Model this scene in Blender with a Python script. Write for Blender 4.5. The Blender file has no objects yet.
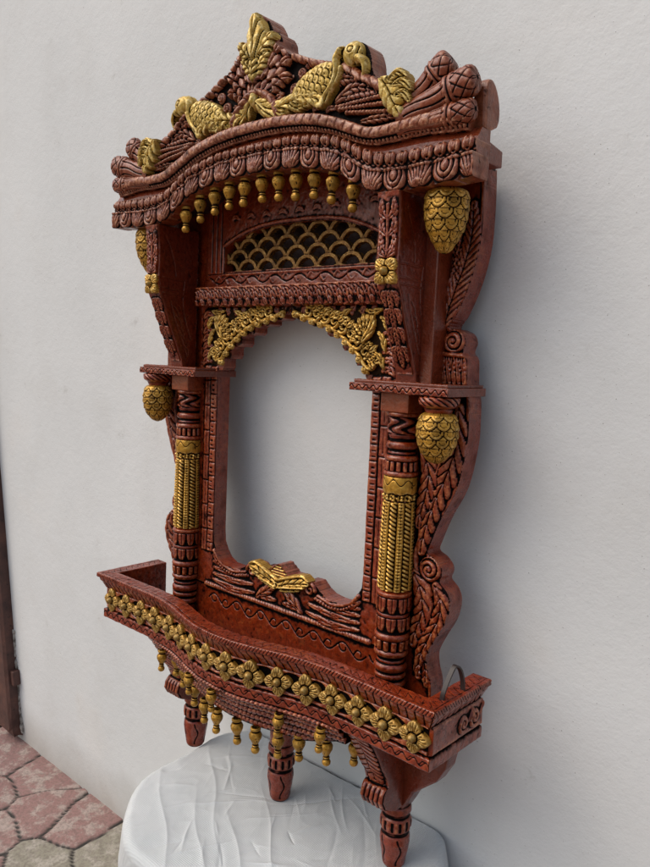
import bpy, math, random
import numpy as np
from mathutils import Matrix, Vector, noise as mnoise
PI = math.pi
random.seed(4)
rng = np.random.default_rng(7)
sc = bpy.context.scene
col = bpy.data.collections.new("scene"); sc.collection.children.link(col)

# ---------------------------------------------------------------- materials
def nodes(name):
    m = bpy.data.materials.new(name); m.use_nodes = True
    nt = m.node_tree
    b = nt.nodes['Principled BSDF']
    return m, nt, b
def N(nt, t, **kw):
    n = nt.nodes.new(t)
    for k, v in kw.items():
        if k.startswith('i_'):
            n.inputs[k[2:].replace('_', ' ')].default_value = v
        else: setattr(n, k, v)
    return n
def ramp(nt, fac, stops):
    r = nt.nodes.new('ShaderNodeValToRGB')
    e = r.color_ramp.elements
    while len(e) < len(stops): e.new(.5)
    for el, (p, c) in zip(e, stops):
        el.position = p; el.color = tuple(c) + (1,) if len(c) == 3 else c
    nt.links.new(fac, r.inputs[0]); return r.outputs[0]
def mix(nt, fac, a, b, mode='MIX'):
    n = nt.nodes.new('ShaderNodeMix'); n.data_type = 'RGBA'; n.blend_type = mode
    for s, v in ((0, fac), (6, a), (7, b)):
        if isinstance(v, (int, float)): n.inputs[s].default_value = v
        elif isinstance(v, tuple): n.inputs[s].default_value = v + (1,) if len(v) == 3 else v
        else: nt.links.new(v, n.inputs[s])
    return n.outputs[2]
def math_(nt, op, a, b=0., clamp=False):
    n = nt.nodes.new('ShaderNodeMath'); n.operation = op; n.use_clamp = clamp
    for s, v in ((0, a), (1, b)):
        if isinstance(v, (int, float)): n.inputs[s].default_value = v
        else: nt.links.new(v, n.inputs[s])
    return n.outputs[0]
def noise_(nt, vec, scale, detail=4, rough=.55):
    n = N(nt, 'ShaderNodeTexNoise'); n.inputs['Scale'].default_value = scale
    n.inputs['Detail'].default_value = detail; n.inputs['Roughness'].default_value = rough
    nt.links.new(vec, n.inputs['Vector']); return n.outputs[0]

def paint_mat(name, base, dark, edge_glint, rough, metal=0., cavk=1., edge_glintk=.5, dirt=.35, coat=0., warm=None):
    """antiqued paint: base coat, dark glaze plus painted shade in the grooves, highlights painted on high spots"""
    m, nt, b = nodes(name)
    tc = N(nt, 'ShaderNodeTexCoord').outputs['Object']
    at = N(nt, 'ShaderNodeAttribute', attribute_name='cav').outputs['Fac']
    geo = N(nt, 'ShaderNodeNewGeometry').outputs['Pointiness']
    n1 = noise_(nt, tc, 38, 5); n2 = noise_(nt, tc, 190, 3); n3 = noise_(nt, tc, 9, 3)
    v = ramp(nt, n1, [(.3, tuple(c * .68 for c in base)), (.55, base), (.8, tuple(min(1, c * 1.22) for c in base))])
    n5 = noise_(nt, tc, 85, 4, .7)
    mp = N(nt, 'ShaderNodeMapping'); mp.inputs['Scale'].default_value = (1, 1, .10); nt.links.new(tc, mp.inputs[0])
    gr = noise_(nt, mp.outputs[0], 160, 4, .7)
    v = mix(nt, math_(nt, 'MULTIPLY', ramp(nt, gr, [(.40, (1, 1, 1)), (.52, (0, 0, 0))]), .40), v, tuple(c * .45 for c in base))
    v = mix(nt, math_(nt, 'MULTIPLY', ramp(nt, n5, [(.52, (0, 0, 0)), (.68, (1, 1, 1))]), .45), v, warm or tuple(min(1, c * 1.5) for c in base))
    v = mix(nt, math_(nt, 'MULTIPLY', ramp(nt, n3, [(.45, (0, 0, 0)), (.7, (1, 1, 1))]), .35), v, tuple(c * .55 for c in base))
    # highlights painted into the colour along convex edges
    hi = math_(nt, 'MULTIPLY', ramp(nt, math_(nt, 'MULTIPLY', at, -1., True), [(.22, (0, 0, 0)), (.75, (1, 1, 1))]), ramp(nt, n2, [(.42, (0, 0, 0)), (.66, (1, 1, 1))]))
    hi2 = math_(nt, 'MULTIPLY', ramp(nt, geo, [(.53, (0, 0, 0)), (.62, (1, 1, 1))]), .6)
    hi = math_(nt, 'MULTIPLY', math_(nt, 'MAXIMUM', hi, hi2), edge_glintk)
    v = mix(nt, hi, v, edge_glint)
    # dark glaze in grooves, deepened by painted shade, broken up by noise
    g = ramp(nt, math_(nt, 'MULTIPLY', at, cavk), [(.03, (0, 0, 0)), (.30, (1, 1, 1))])
    g2 = ramp(nt, geo, [(.40, (1, 1, 1)), (.485, (0, 0, 0))])
    g = math_(nt, 'MAXIMUM', g, g2)
    g = math_(nt, 'ADD', g, math_(nt, 'MULTIPLY', ramp(nt, n1, [(.5, (0, 0, 0)), (.72, (1, 1, 1))]), dirt), True)
    g = math_(nt, 'ADD', g, math_(nt, 'MULTIPLY', ramp(nt, n5, [(.30, (1, 1, 1)), (.42, (0, 0, 0))]), dirt), True)
    v = mix(nt, g, v, dark)
    nt.links.new(v, b.inputs['Base Color'])
    rr = math_(nt, 'ADD', math_(nt, 'MULTIPLY', n5, .50), rough - .22)
    rr = math_(nt, 'ADD', rr, math_(nt, 'MULTIPLY', g, .18))
    nt.links.new(rr, b.inputs['Roughness'])
    if metal:
        mm = math_(nt, 'MULTIPLY', math_(nt, 'SUBTRACT', 1., g), metal)
        nt.links.new(mm, b.inputs['Metallic'])
    nt.links.new(math_(nt, 'MULTIPLY', math_(nt, 'SUBTRACT', 1., g, True), coat), b.inputs['Coat Weight'])
    nt.links.new(math_(nt, 'SUBTRACT', .42, math_(nt, 'MULTIPLY', g, .38)), b.inputs['Specular IOR Level'])
    b.inputs['Coat Roughness'].default_value = .16
    bp = N(nt, 'ShaderNodeBump'); bp.inputs['Strength'].default_value = .6; bp.inputs['Distance'].default_value = .0011
    nt.links.new(math_(nt, 'ADD', n2, math_(nt, 'MULTIPLY', n5, 2.2)), bp.inputs['Height'])
    nt.links.new(bp.outputs[0], b.inputs['Normal'])
    return m

RED = paint_mat('mahogany_paint', (.225, .0240, .0036), (.003, .0016, .0016), (.85, .32, .12), .27, edge_glintk=.40, dirt=.62, coat=.42, warm=(.40, .080, .013))
ROOF = paint_mat('skylit_mahogany_paint', (.220, .041, .010), (.005, .003, .003), (.78, .40, .22), .37, edge_glintk=.52, dirt=.60, coat=.24, warm=(.42, .115, .040))  # roof copy of the red paint, paling from skylight put into its colour
SMOOTH = paint_mat('plain_mahogany_paint', (.150, .0165, .0030), (.005, .002, .002), (.50, .15, .06), .28, edge_glintk=.3, dirt=.36, coat=.38, warm=(.22, .036, .008))
DARK = paint_mat('painted_shade_wood', (.026, .006, .004), (.005, .003, .003), (.10, .03, .025), .6, edge_glintk=.1, dirt=.4)  # shaded copy of the wood, the dark of recesses put into its colour
GOLD = paint_mat('gold_paint', (.56, .285, .034), (.014, .006, .002), (.98, .76, .30), .33, metal=.5, edge_glintk=.6, dirt=.68, warm=(.74, .45, .09))
PGOLD = paint_mat('pale_gold_paint', (.60, .38, .066), (.018, .010, .004), (.98, .82, .40), .40, metal=.3, edge_glintk=.6, dirt=.52, warm=(.74, .53, .15))
DGOLD = paint_mat('dull_gold_paint', (.22, .095, .017), (.010, .005, .003), (.65, .40, .12), .44, metal=.4, edge_glintk=.5, dirt=.5, warm=(.42, .22, .05))
FGOLD = paint_mat('aged_gold_paint', (.40, .200, .028), (.010, .005, .002), (.92, .68, .26), .34, metal=.45, edge_glintk=.6, dirt=.72, warm=(.62, .37, .07))

# ---------------------------------------------------------------- objects
def tag(o, label=None, cat=None, group=None, kind=None):
    for k, v in (('label', label), ('category', cat), ('group', group), ('kind', kind)):
        if v: o[k] = v
    return o
def empty(name, loc=(0, 0, 0)):
    o = bpy.data.objects.new(name, None); o.empty_display_size = .05; o.location = loc
    col.objects.link(o); return o
def link(name, me, mat, parent=None, loc=None, rotz=0.):
    o = bpy.data.objects.new(name, me); col.objects.link(o)
    if mat and not me.materials: me.materials.append(mat)
    if parent: o.parent = parent
    if loc is not None: o.location = loc
    o.rotation_euler = (0, 0, rotz)
    return o
def mesh_np(name, V, F, cav=None, smooth=True):
    """V (n,3), F (m,4) int arrays; quads only"""
    me = bpy.data.meshes.new(name)
    n, m = len(V), len(F)
    me.vertices.add(n); me.vertices.foreach_set('co', np.ascontiguousarray(V, dtype=np.float32).ravel())
    me.loops.add(m * 4); me.loops.foreach_set('vertex_index', np.ascontiguousarray(F, dtype=np.int32).ravel())
    me.polygons.add(m)
    me.polygons.foreach_set('loop_start', np.arange(0, m * 4, 4, dtype=np.int32))
    me.polygons.foreach_set('use_smooth', np.full(m, smooth, dtype=bool))
    if cav is not None:
        a = me.attributes.new('cav', 'FLOAT', 'POINT'); a.data.foreach_set('value', np.ascontiguousarray(cav, dtype=np.float32))
    me.update(calc_edges=True); me.validate()
    return me
def pyd(name, V, F, smooth=False):
    me = bpy.data.meshes.new(name); me.from_pydata([tuple(map(float, v)) for v in V], [], F)
    if smooth: me.polygons.foreach_set('use_smooth', [True] * len(F))
    import bmesh
    bm = bmesh.new(); bm.from_mesh(me); bmesh.ops.recalc_face_normals(bm, faces=bm.faces); bm.to_mesh(me); bm.free()
    me.update(); return me

def bevel_mesh(me, w, seg=2, ang=35):
    import bmesh
    bm = bmesh.new(); bm.from_mesh(me)
    bmesh.ops.recalc_face_normals(bm, faces=bm.faces)
    es = [e for e in bm.edges if len(e.link_faces) == 2 and e.calc_face_angle(0) > math.radians(ang)]
    bmesh.ops.bevel(bm, geom=es, offset=w, segments=seg, profile=.6, affect='EDGES', clamp_overlap=True)
    bm.to_mesh(me); bm.free(); me.update(); return me
def boxes_mesh(name, bl, bev=.0015):
    V, F = [], []
    for (x0, x1, y0, y1, z0, z1) in bl:
        b = len(V)
        V += [(x0, y0, z0), (x1, y0, z0), (x1, y1, z0), (x0, y1, z0), (x0, y0, z1), (x1, y0, z1), (x1, y1, z1), (x0, y1, z1)]
        F += [tuple(b + i for i in f) for f in ((3, 2, 1, 0), (4, 5, 6, 7), (0, 1, 5, 4), (1, 2, 6, 5), (2, 3, 7, 6), (3, 0, 4, 7))]
    me = pyd(name, V, F)
    return bevel_mesh(me, bev) if bev else me
def extrude_x(name, prof, x0, x1, bev=.0015):
    n = len(prof)
    V = [(x0, y, z) for y, z in prof] + [(x1, y, z) for y, z in prof]
    F = [tuple(range(n)), tuple(range(2 * n - 1, n - 1, -1))] + [(i, i + n, (i + 1) % n + n, (i + 1) % n) for i in range(n)]
    return bevel_mesh(pyd(name, V, F), bev, ang=50)
def extrude_y(name, poly, y0, y1, bev=.0015):
    n = len(poly)
    V = [(x, y0, z) for x, z in poly] + [(x, y1, z) for x, z in poly]
    F = [tuple(range(n)), tuple(range(2 * n - 1, n - 1, -1))] + [(i, i + n, (i + 1) % n + n, (i + 1) % n) for i in range(n)]
    return bevel_mesh(pyd(name, V, F), bev, ang=50)

def spline(pts, n=8, closed=False):
    P = [np.array(p, float) for p in pts]; L = len(P); out = []
    rngk = range(L if closed else L - 1)
    for i in rngk:
        if closed: a, b, c, d = P[(i - 1) % L], P[i], P[(i + 1) % L], P[(i + 2) % L]
        else: a, b, c, d = P[max(i - 1, 0)], P[i], P[i + 1], P[min(i + 2, L - 1)]
        for k in range(n):
            t = k / n
            out.append(.5 * ((2 * b) + (c - a) * t + (2 * a - 5 * b + 4 * c - d) * t * t + (3 * b - a - 3 * c + d) * t ** 3))
    if not closed: out.append(P[-1])
    return [tuple(p) for p in out]
def spiral(cx, cz, r0, r1, a0, turns, n=40):
    return [(cx + (r0 + (r1 - r0) * k / n) * math.cos(a0 + turns * 2 * PI * k / n), cz + (r0 + (r1 - r0) * k / n) * math.sin(a0 + turns * 2 * PI * k / n)) for k in range(n + 1)]

def blur(H, r):
    for ax in (0, 1):
        for _ in range(2):
            k = 2 * r + 1
            pad = [(0, 0), (0, 0)]; pad[ax] = (r + 1, r)
            P = np.pad(H, pad, mode='edge'); c = np.cumsum(P, axis=ax)
            if ax == 0: H = (c[k:] - c[:-k]) / k
            else: H = (c[:, k:] - c[:, :-k]) / k
    return H

class Cv:
    """a small carving board: height field H over (x, y), mask field M (metres inside the outline)"""
    def __init__(s, x0, x1, y0, y1, res=.0012):
        s.res = res; s.xs = np.arange(x0, x1 + res * .5, res); s.ys = np.arange(y0, y1 + res * .5, res)
        s.X, s.Y = np.meshgrid(s.xs, s.ys); s.H = np.zeros_like(s.X); s.M = np.full_like(s.X, 1.)
        s.C = np.zeros_like(s.X)
    def win(s, pts, pad):
        a = np.array(pts); i0 = np.searchsorted(s.xs, a[:, 0].min() - pad); i1 = np.searchsorted(s.xs, a[:, 0].max() + pad)
        j0 = np.searchsorted(s.ys, a[:, 1].min() - pad); j1 = np.searchsorted(s.ys, a[:, 1].max() + pad)
        return (slice(j0, j1), slice(i0, i1))
    def dist(s, pts, w):
        X, Y = s.X[w], s.Y[w]; D = np.full(X.shape, 9.); T = np.zeros(X.shape); S = np.zeros(X.shape)
        p = np.array(pts); L = np.r_[0, np.cumsum(np.hypot(*np.diff(p, axis=0).T))]; tot = L[-1] + 1e-12
        for k in range(len(p) - 1):
            ax, ay = p[k]; dx, dy = p[k + 1] - p[k]; l2 = dx * dx + dy * dy + 1e-15
            t = np.clip(((X - ax) * dx + (Y - ay) * dy) / l2, 0, 1)
            ex, ey = X - ax - t * dx, Y - ay - t * dy; d = np.hypot(ex, ey)
            m = d < D; D = np.where(m, d, D); T = np.where(m, (L[k] + t * math.sqrt(l2)) / tot, T)
            S = np.where(m, np.sign(dx * ey - dy * ex), S)
        return D, T, S
    def ridge(s, pts, wd, h, t0=1., t1=1., mode='max', base=0., twist=0, tw=.35):
        w = s.win(pts, wd)
        if s.X[w].size == 0: return s
        D, T, S = s.dist(pts, w); W = wd * (t0 + (t1 - t0) * T)
        q = np.clip(1 - (D / np.maximum(W, 1e-6)) ** 2, 0, 1); z = h * np.sqrt(q) * np.minimum(1, .4 + .6 * W / wd)
        if twist:
            ph = (T * twist + S * D / wd * .5); fr = np.abs(((ph % 1) - .5) * 2); z = z * (1 - tw * np.clip((fr - .74) / .26, 0, 1) - .10 * ((ph % 1)))
        if mode == 'max': s.H[w] = np.where(q > 0, np.maximum(s.H[w], z + base), s.H[w])
        else: s.H[w] = s.H[w] + z
        return s
    def groove(s, pts, wd, d, t0=1., t1=1.):
        w = s.win(pts, wd)
        if s.X[w].size == 0: return s
        D, T, S = s.dist(pts, w); W = wd * (t0 + (t1 - t0) * T)
        s.H[w] = s.H[w] - d * np.clip(1 - (D / np.maximum(W, 1e-6)) ** 2, 0, 1); return s
    def leaf(s, pts, wd, h, nv=7, lobes=.22, vein=.35, base=0., tip=.15, over=True, peak=.4, slant=1.15):
        if len(pts) == 3: pts = spline(pts, 6)
        w = s.win(pts, wd * 1.1)
        if s.X[w].size == 0: return s
        D, T, S = s.dist(pts, w)
        pr = np.where(T < peak, np.sin(PI / 2 * np.clip(T / peak, 0, 1)) ** .8, np.cos(PI / 2 * np.clip((T - peak) / (1 - peak), 0, 1)) ** .8)
        W = wd * (tip + (1 - tip) * pr)
        ph = (T * nv + 40 - slant * D / wd) % 1
        W = W * (1 - lobes * np.clip((ph - .35) / .65, 0, 1) ** 1.3 * 1.25)
        q = np.clip(1 - (D / np.maximum(W, 1e-6)) ** 2, 0, 1)
        z = h * np.clip(q, 0, 1) ** .32
        vn = np.clip(1 - np.abs(ph - .9) / .10, 0, 1) + np.clip(1 - np.abs(ph + .1) / .10, 0, 1); z = z * (.84 + .16 * np.clip((.88 - ph) * 1.3, 0, 1))
        z = z - h * vein * 1.35 * vn * np.clip(q * 2, 0, 1) - h * vein * 1.3 * np.clip(1 - D / (s.res * 1.3), 0, 1)
        inside = q > 0.02
        s.H[w] = np.where(inside, (z + base) if over else np.maximum(s.H[w], z + base), s.H[w]); return s
    def boss(s, cx, cy, r, h, base=0., ry=None, ang=0., over=False):
        ry = ry or r; R = max(r, ry); w = s.win([(cx, cy)], R)
        if s.X[w].size == 0: return s
        ca, sa = math.cos(ang), math.sin(ang); dx, dy = s.X[w] - cx, s.Y[w] - cy
        q = np.clip(1 - ((dx * ca + dy * sa) / r) ** 2 - ((-dx * sa + dy * ca) / ry) ** 2, 0, 1)
        z = h * np.sqrt(q) + base
        s.H[w] = np.where(q > 0, z if over else np.maximum(s.H[w], z), s.H[w]); return s
    def sdf(s, poly):
        X, Y = s.X, s.Y; D = np.full(X.shape, 9.); ins = np.zeros(X.shape, bool); p = np.array(poly)
        for k in range(len(p)):
            ax, ay = p[k]; bx, by = p[(k + 1) % len(p)]; dx, dy = bx - ax, by - ay
            t = np.clip(((X - ax) * dx + (Y - ay) * dy) / (dx * dx + dy * dy + 1e-15), 0, 1)
            D = np.minimum(D, np.hypot(X - ax - t * dx, Y - ay - t * dy))
            if dy != 0:
                c = ((ay > Y) != (by > Y)) & (X < (Y - ay) / dy * dx + ax); ins ^= c
        return np.where(ins, D, -D)
    def beads(s, pts, pitch, r, h, base=0.):
        p = np.array(pts); L = np.r_[0, np.cumsum(np.hypot(*np.diff(p, axis=0).T))]
        for q in np.arange(pitch / 2, L[-1], pitch):
            s.boss(np.interp(q, L, p[:, 0]), np.interp(q, L, p[:, 1]), r, h, base)
        return s

def relief(cv, name, mat, parent, fmap, back=.01, flip=False, cavr=2, cavk=.0009, round_edge=.0):
    res = cv.res; M = cv.M; H = cv.H.copy()
    gy, gx = np.gradient(M, res); gl = np.hypot(gx, gy) + 1e-6
    phi = np.where(gl > .3, M / gl, M)
    keep = phi > -.55 * res
    Q = keep[:-1, :-1] & keep[1:, :-1] & keep[:-1, 1:] & keep[1:, 1:]
    used = np.zeros_like(keep); used[:-1, :-1] |= Q; used[1:, :-1] |= Q; used[:-1, 1:] |= Q; used[1:, 1:] |= Q
    near = used & (np.abs(phi) < .75 * res) & (gl > .3)
    X = cv.X - np.where(near, gx / gl * phi, 0); Y = cv.Y - np.where(near, gy / gl * phi, 0)
    sm = lambda r_: (lambda q: q / (np.abs(q).max() + 1e-9))(blur(rng.standard_normal(H.shape), r_))
    H = H * (1 + .22 * sm(7)) + .00045 * sm(1) + .0005 * sm(3)
    inner_ = np.clip(phi / .003, 0, 1)
    X = X + .0011 * sm(6) * inner_; Y = Y + .0011 * sm(6) * inner_
    if round_edge: H = H - round_edge * (1 - np.sqrt(np.clip(1 - np.clip(1 - phi / round_edge, 0, 1) ** 2, 0, 1)))
    cav = (blur(H, cavr) - H) / cavk * .5 + (blur(H, cavr * 3) - H) / cavk * .22 + cv.C
    cav = np.clip(cav, -1, 1.5)
    idx = -np.ones(keep.shape, int); n = int(used.sum()); idx[used] = np.arange(n)
    P = np.stack(fmap(X[used], Y[used], H[used]), 1)
    F = np.stack([idx[:-1, :-1][Q], idx[:-1, 1:][Q], idx[1:, 1:][Q], idx[1:, :-1][Q]], 1)
    # skirt
    Qp = np.pad(Q, 1); E = []
    b = Q & ~Qp[:-2, 1:-1]; E.append(np.stack([idx[:-1, :-1][b], idx[:-1, 1:][b]], 1))
    b = Q & ~Qp[2:, 1:-1]; E.append(np.stack([idx[1:, 1:][b], idx[1:, :-1][b]], 1))
    b = Q & ~Qp[1:-1, :-2]; E.append(np.stack([idx[1:, :-1][b], idx[:-1, :-1][b]], 1))
    b = Q & ~Qp[1:-1, 2:]; E.append(np.stack([idx[:-1, 1:][b], idx[1:, 1:][b]], 1))
    E = np.concatenate(E); bv = np.unique(E); mp = -np.ones(n, int); mp[bv] = np.arange(len(bv))
    xb, yb = X[used][bv], Y[used][bv]
    PB = np.stack(fmap(xb, yb, np.full(len(bv), -back)), 1)
    V = np.concatenate([P, P[bv], PB]); nb = len(bv)
    FS = np.stack([mp[E[:, 1]] + n, mp[E[:, 0]] + n, mp[E[:, 0]] + n + nb, mp[E[:, 1]] + n + nb], 1)
    F = np.concatenate([F, FS])
    if flip: F = F[:, ::-1]
    cu = cav[used]; C = np.concatenate([cu, np.zeros(nb) + .02, np.full(nb, 0.)])
    me = mesh_np(name, V, F, C)
    return link(name, me, mat, parent)

def plane_map(y0, sx=1):  return lambda x, z, h: (x * sx, y0 - h, z)

def lathe(name, mat, parent, prof, rmod=None, nth=64, dz=.001, loc=(0, 0, 0), cavk=.0009, y_scale=1., close=True, cadd=None):
    """prof: list of (z, r) going down or up; rmod(theta, z)->delta r"""
    zs_, rs_ = zip(*prof)
    L = np.r_[0, np.cumsum(np.hypot(np.diff(zs_), np.diff(rs_)))]; m = max(8, int(L[-1] / dz))
    q = np.linspace(0, L[-1], m); z = np.interp(q, L, zs_); r = np.interp(q, L, rs_)
    th = np.linspace(0, 2 * PI, nth, endpoint=False); TH, Z = np.meshgrid(th, z); R = np.repeat(r[:, None], nth, 1)
    R0 = R.copy()
    if rmod is not None: R = np.maximum(R + rmod(TH, Z), .0002)
    nz_ = rng.standard_normal(R.shape); nz_ = blur(np.concatenate([nz_, nz_, nz_], 1), 2)[:, nth:2 * nth]; R = R + np.minimum(.00045, R * .03) * nz_ / np.abs(nz_).max()
    Rp = np.concatenate([R[:, -8:], R, R[:, :8]], 1); c = (blur(Rp, 2) - Rp)[:, 8:-8] / cavk * .6 + ((blur(Rp, 5) - Rp)[:, 8:-8]) / cavk * .2
    if cadd is not None: c = c + cadd(TH, Z)
    V = np.stack([R * np.cos(TH), R * np.sin(TH) * y_scale, Z], 2).reshape(-1, 3)
    I = np.arange(m * nth).reshape(m, nth); A = I[:-1]; B = I[1:]
    F = np.stack([A, B, np.roll(B, -1, 1), np.roll(A, -1, 1)], 2).reshape(-1, 4)
    if z[-1] > z[0]: F = F[:, ::-1]
    me = mesh_np(name, V, F, np.clip(c, -1, 1.5).reshape(-1))
    return link(name, me, mat, parent, loc)
def dup(o, parent, loc=None, rotz=None, **kw):
    c = o.copy(); col.objects.link(c); c.parent = parent
    if loc is not None: c.location = loc
    if rotz is not None: c.rotation_euler = (0, 0, rotz)
    return c
def ringp(z, z0, hw, h):
    return h * np.sqrt(np.clip(1 - ((z - z0) / hw) ** 2, 0, 1))

# ---------------------------------------------------------------- the frame, root leaning back on the wall
LEAN = math.radians(4.5)
root = empty('carved_window_frame', (0, -.131, .456)); root.rotation_euler = (-LEAN, 0, 0)
tag(root, 'carved mahogany red and gold wooden jharokha window frame leaning on the pale wall', 'window frame')

# ===== arch frame
def arch_frame():
    cv = Cv(-.2225, .2225, .262, .845, .0012)
    half = [(0, .392), (.03, .392), (.045, .390), (.058, .402), (.075, .403), (.088, .392), (.10, .386), (.118, .3835), (.138, .384), (.153, .391), (.163, .403), (.1715, .418), (.1735, .44), (.1735, .60), (.1735, .733)]
    cusp = [(.1735, .728), (.157, .748), (.137, .769), (.111, .789), (.080, .804), (.046, .814), (.014, .824), (0, .834)]
    pts = list(half[1:])
    for a, b in zip(cusp[:-1], cusp[1:]):
        a = np.array(a); b = np.array(b); d = b - a; nrm = np.array([d[1], -d[0]]) ; nrm = nrm / np.linalg.norm(nrm)
        if nrm[1] < 0: nrm = -nrm
        o_ = nrm * .0025; c_ = np.array([b[0], a[1]])
        pts += [tuple(a + o_ + (c_ - a) * .15), tuple(c_ + o_ + (a - c_) * .18), tuple(c_ + o_ + (b - c_) * .25), tuple(b + o_ + (c_ - b) * .15)]
    full = [half[0]] + pts + [(-x, z) for x, z in pts[::-1] if x > 1e-6]
    op = cv.sdf(full); X, Z = cv.X, cv.Y; AX = np.abs(X)
    cv.M = np.minimum(-op, .222 - AX)
    cv.M = np.minimum(cv.M, Z - .264)
    # stiles: carved inner strip of little blocks and an outer strip of long rounded panels
    st = (Z > .40) & (Z < .735)
    inner = st & (AX > .1735) & (AX < .190)
    ph = (Z / .0245) % 1
    blk = .0028 * np.clip(np.minimum(ph, 1 - ph) * 9, 0, 1) ** .5 * np.clip((.0082 - np.abs(AX - .1815)) / .002, 0, 1)
    ph2 = (Z / .0082) % 1
    blk = blk - .0011 * (np.abs(ph2 - .5) < .16) * (np.abs(AX - .1835) < .004) * (np.abs(ph - .5) < .38)
    cv.H = np.where(inner, blk, cv.H)
    outer = st & (AX >= .190)
    ph = ((Z + .01) / .045) % 1
    o = .0026 * np.clip(np.minimum(ph, 1 - ph) * 16, 0, 1) ** .5 * np.clip((.008 - np.abs(AX - .199)) / .003, 0, 1) ** .5
    o = o - .0012 * np.clip(1 - np.abs(AX - .199) / .0014, 0, 1) * (np.abs(ph - .5) < .4)
    cv.H = np.where(outer, o, cv.H)
    # low panel with vine
    pan = Z < .338
    cv.H = np.where(pan, -.002, cv.H)
    vine = [(x, .314 + .0095 * math.sin(x / .0098)) for x in np.linspace(-.185, .185, 260)]
    for sgn in (1,):
        w = cv.win(vine, .004); D, T, S = cv.dist(vine, w); cv.H[w] -= .0024 * np.clip(1 - D / .0016, 0, 1)
    for k in range(-6, 7):
        x = k * .0308 + .002; s2 = 1 if k % 2 else -1
        cv.groove(spline([(x + .004, .314 - s2 * .004), (x + .010, .314 + s2 * .004), (x + .018, .314 + s2 * .003), (x + .019, .314 - s2 * .003)], 5), .0018, .0022, 1, .5)
    cv.ridge([(-.19, .3395), (.19, .3395)], .0045, .0045, twist=62, tw=.6)
    # corner fans of leaves
    for sx in (1, -1):
        for k, (e, wd) in enumerate((((.062, .352), .007), ((.066, .366), .0065), ((.078, .378), .0065), ((.098, .386), .007), ((.125, .386), .0075))):
            cv.leaf([(sx * .170, .352 + k * .011), (sx * (e[0] + .17) / 2, e[1] - .006 + k * .001), (sx * e[0], e[1])], wd, .0045, nv=3, lobes=.05, vein=.22, tip=.3, base=-.0005)
        cv.ridge(spline([(sx * .168, .405), (sx * .15, .388), (sx * .12, .379), (sx * .085, .384)], 6), .0035, .0055, 1, .7)
        cv.beads(spline([(sx * .160, .390), (sx * .14, .377), (sx * .11, .373), (sx * .08, .379)], 6), .0062, .0026, .0035, .002)
        cv.ridge(spiral(sx * .068, .390, .012, .002, 0 if sx > 0 else PI, 1.3 * sx), .0032, .0052, 1, .6)
        cv.leaf([(sx * .055, .346), (sx * .030, .364), (sx * .004, .385)], .010, .006, nv=4, lobes=.1)
        cv.leaf([(sx * .045, .348), (sx * .034, .352), (sx * .008, .352)], .006, .004, nv=3, lobes=.1)
    # spandrel red leaves behind the gold work
    for sx in (1, -1):
        for k in range(7):
            x = .205 - .002 * k; z = .74 + k * .0135
            cv.leaf([(sx * .214, z - .004), (sx * .203, z + .006), (sx * .188, z + .002)], .0065, .0038, nv=3, lobes=.2)
        for k in range(8):
            x = .175 - k * .02
            cv.leaf([(sx * x, .838), (sx * (x - .006), .830), (sx * (x - .004), .8235)], .006, .003, nv=3, lobes=.2)
    cv.H += .0003 * (blur(rng.standard_normal(cv.H.shape), 3)) * 4
    sp = (Z > .742) & (AX < .206) & (cv.H < .0012); cv.C += .22 * sp
    # two small pierced gaps under the bow
    for sx in (1, -1):
        w = cv.M; cv.M = np.minimum(cv.M, np.hypot((X - sx * .040) / 1.5, Z - .379) - .0045)
    return relief(cv, 'arch_frame', RED, root, plane_map(0.), back=.028)
af = arch_frame()

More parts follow.
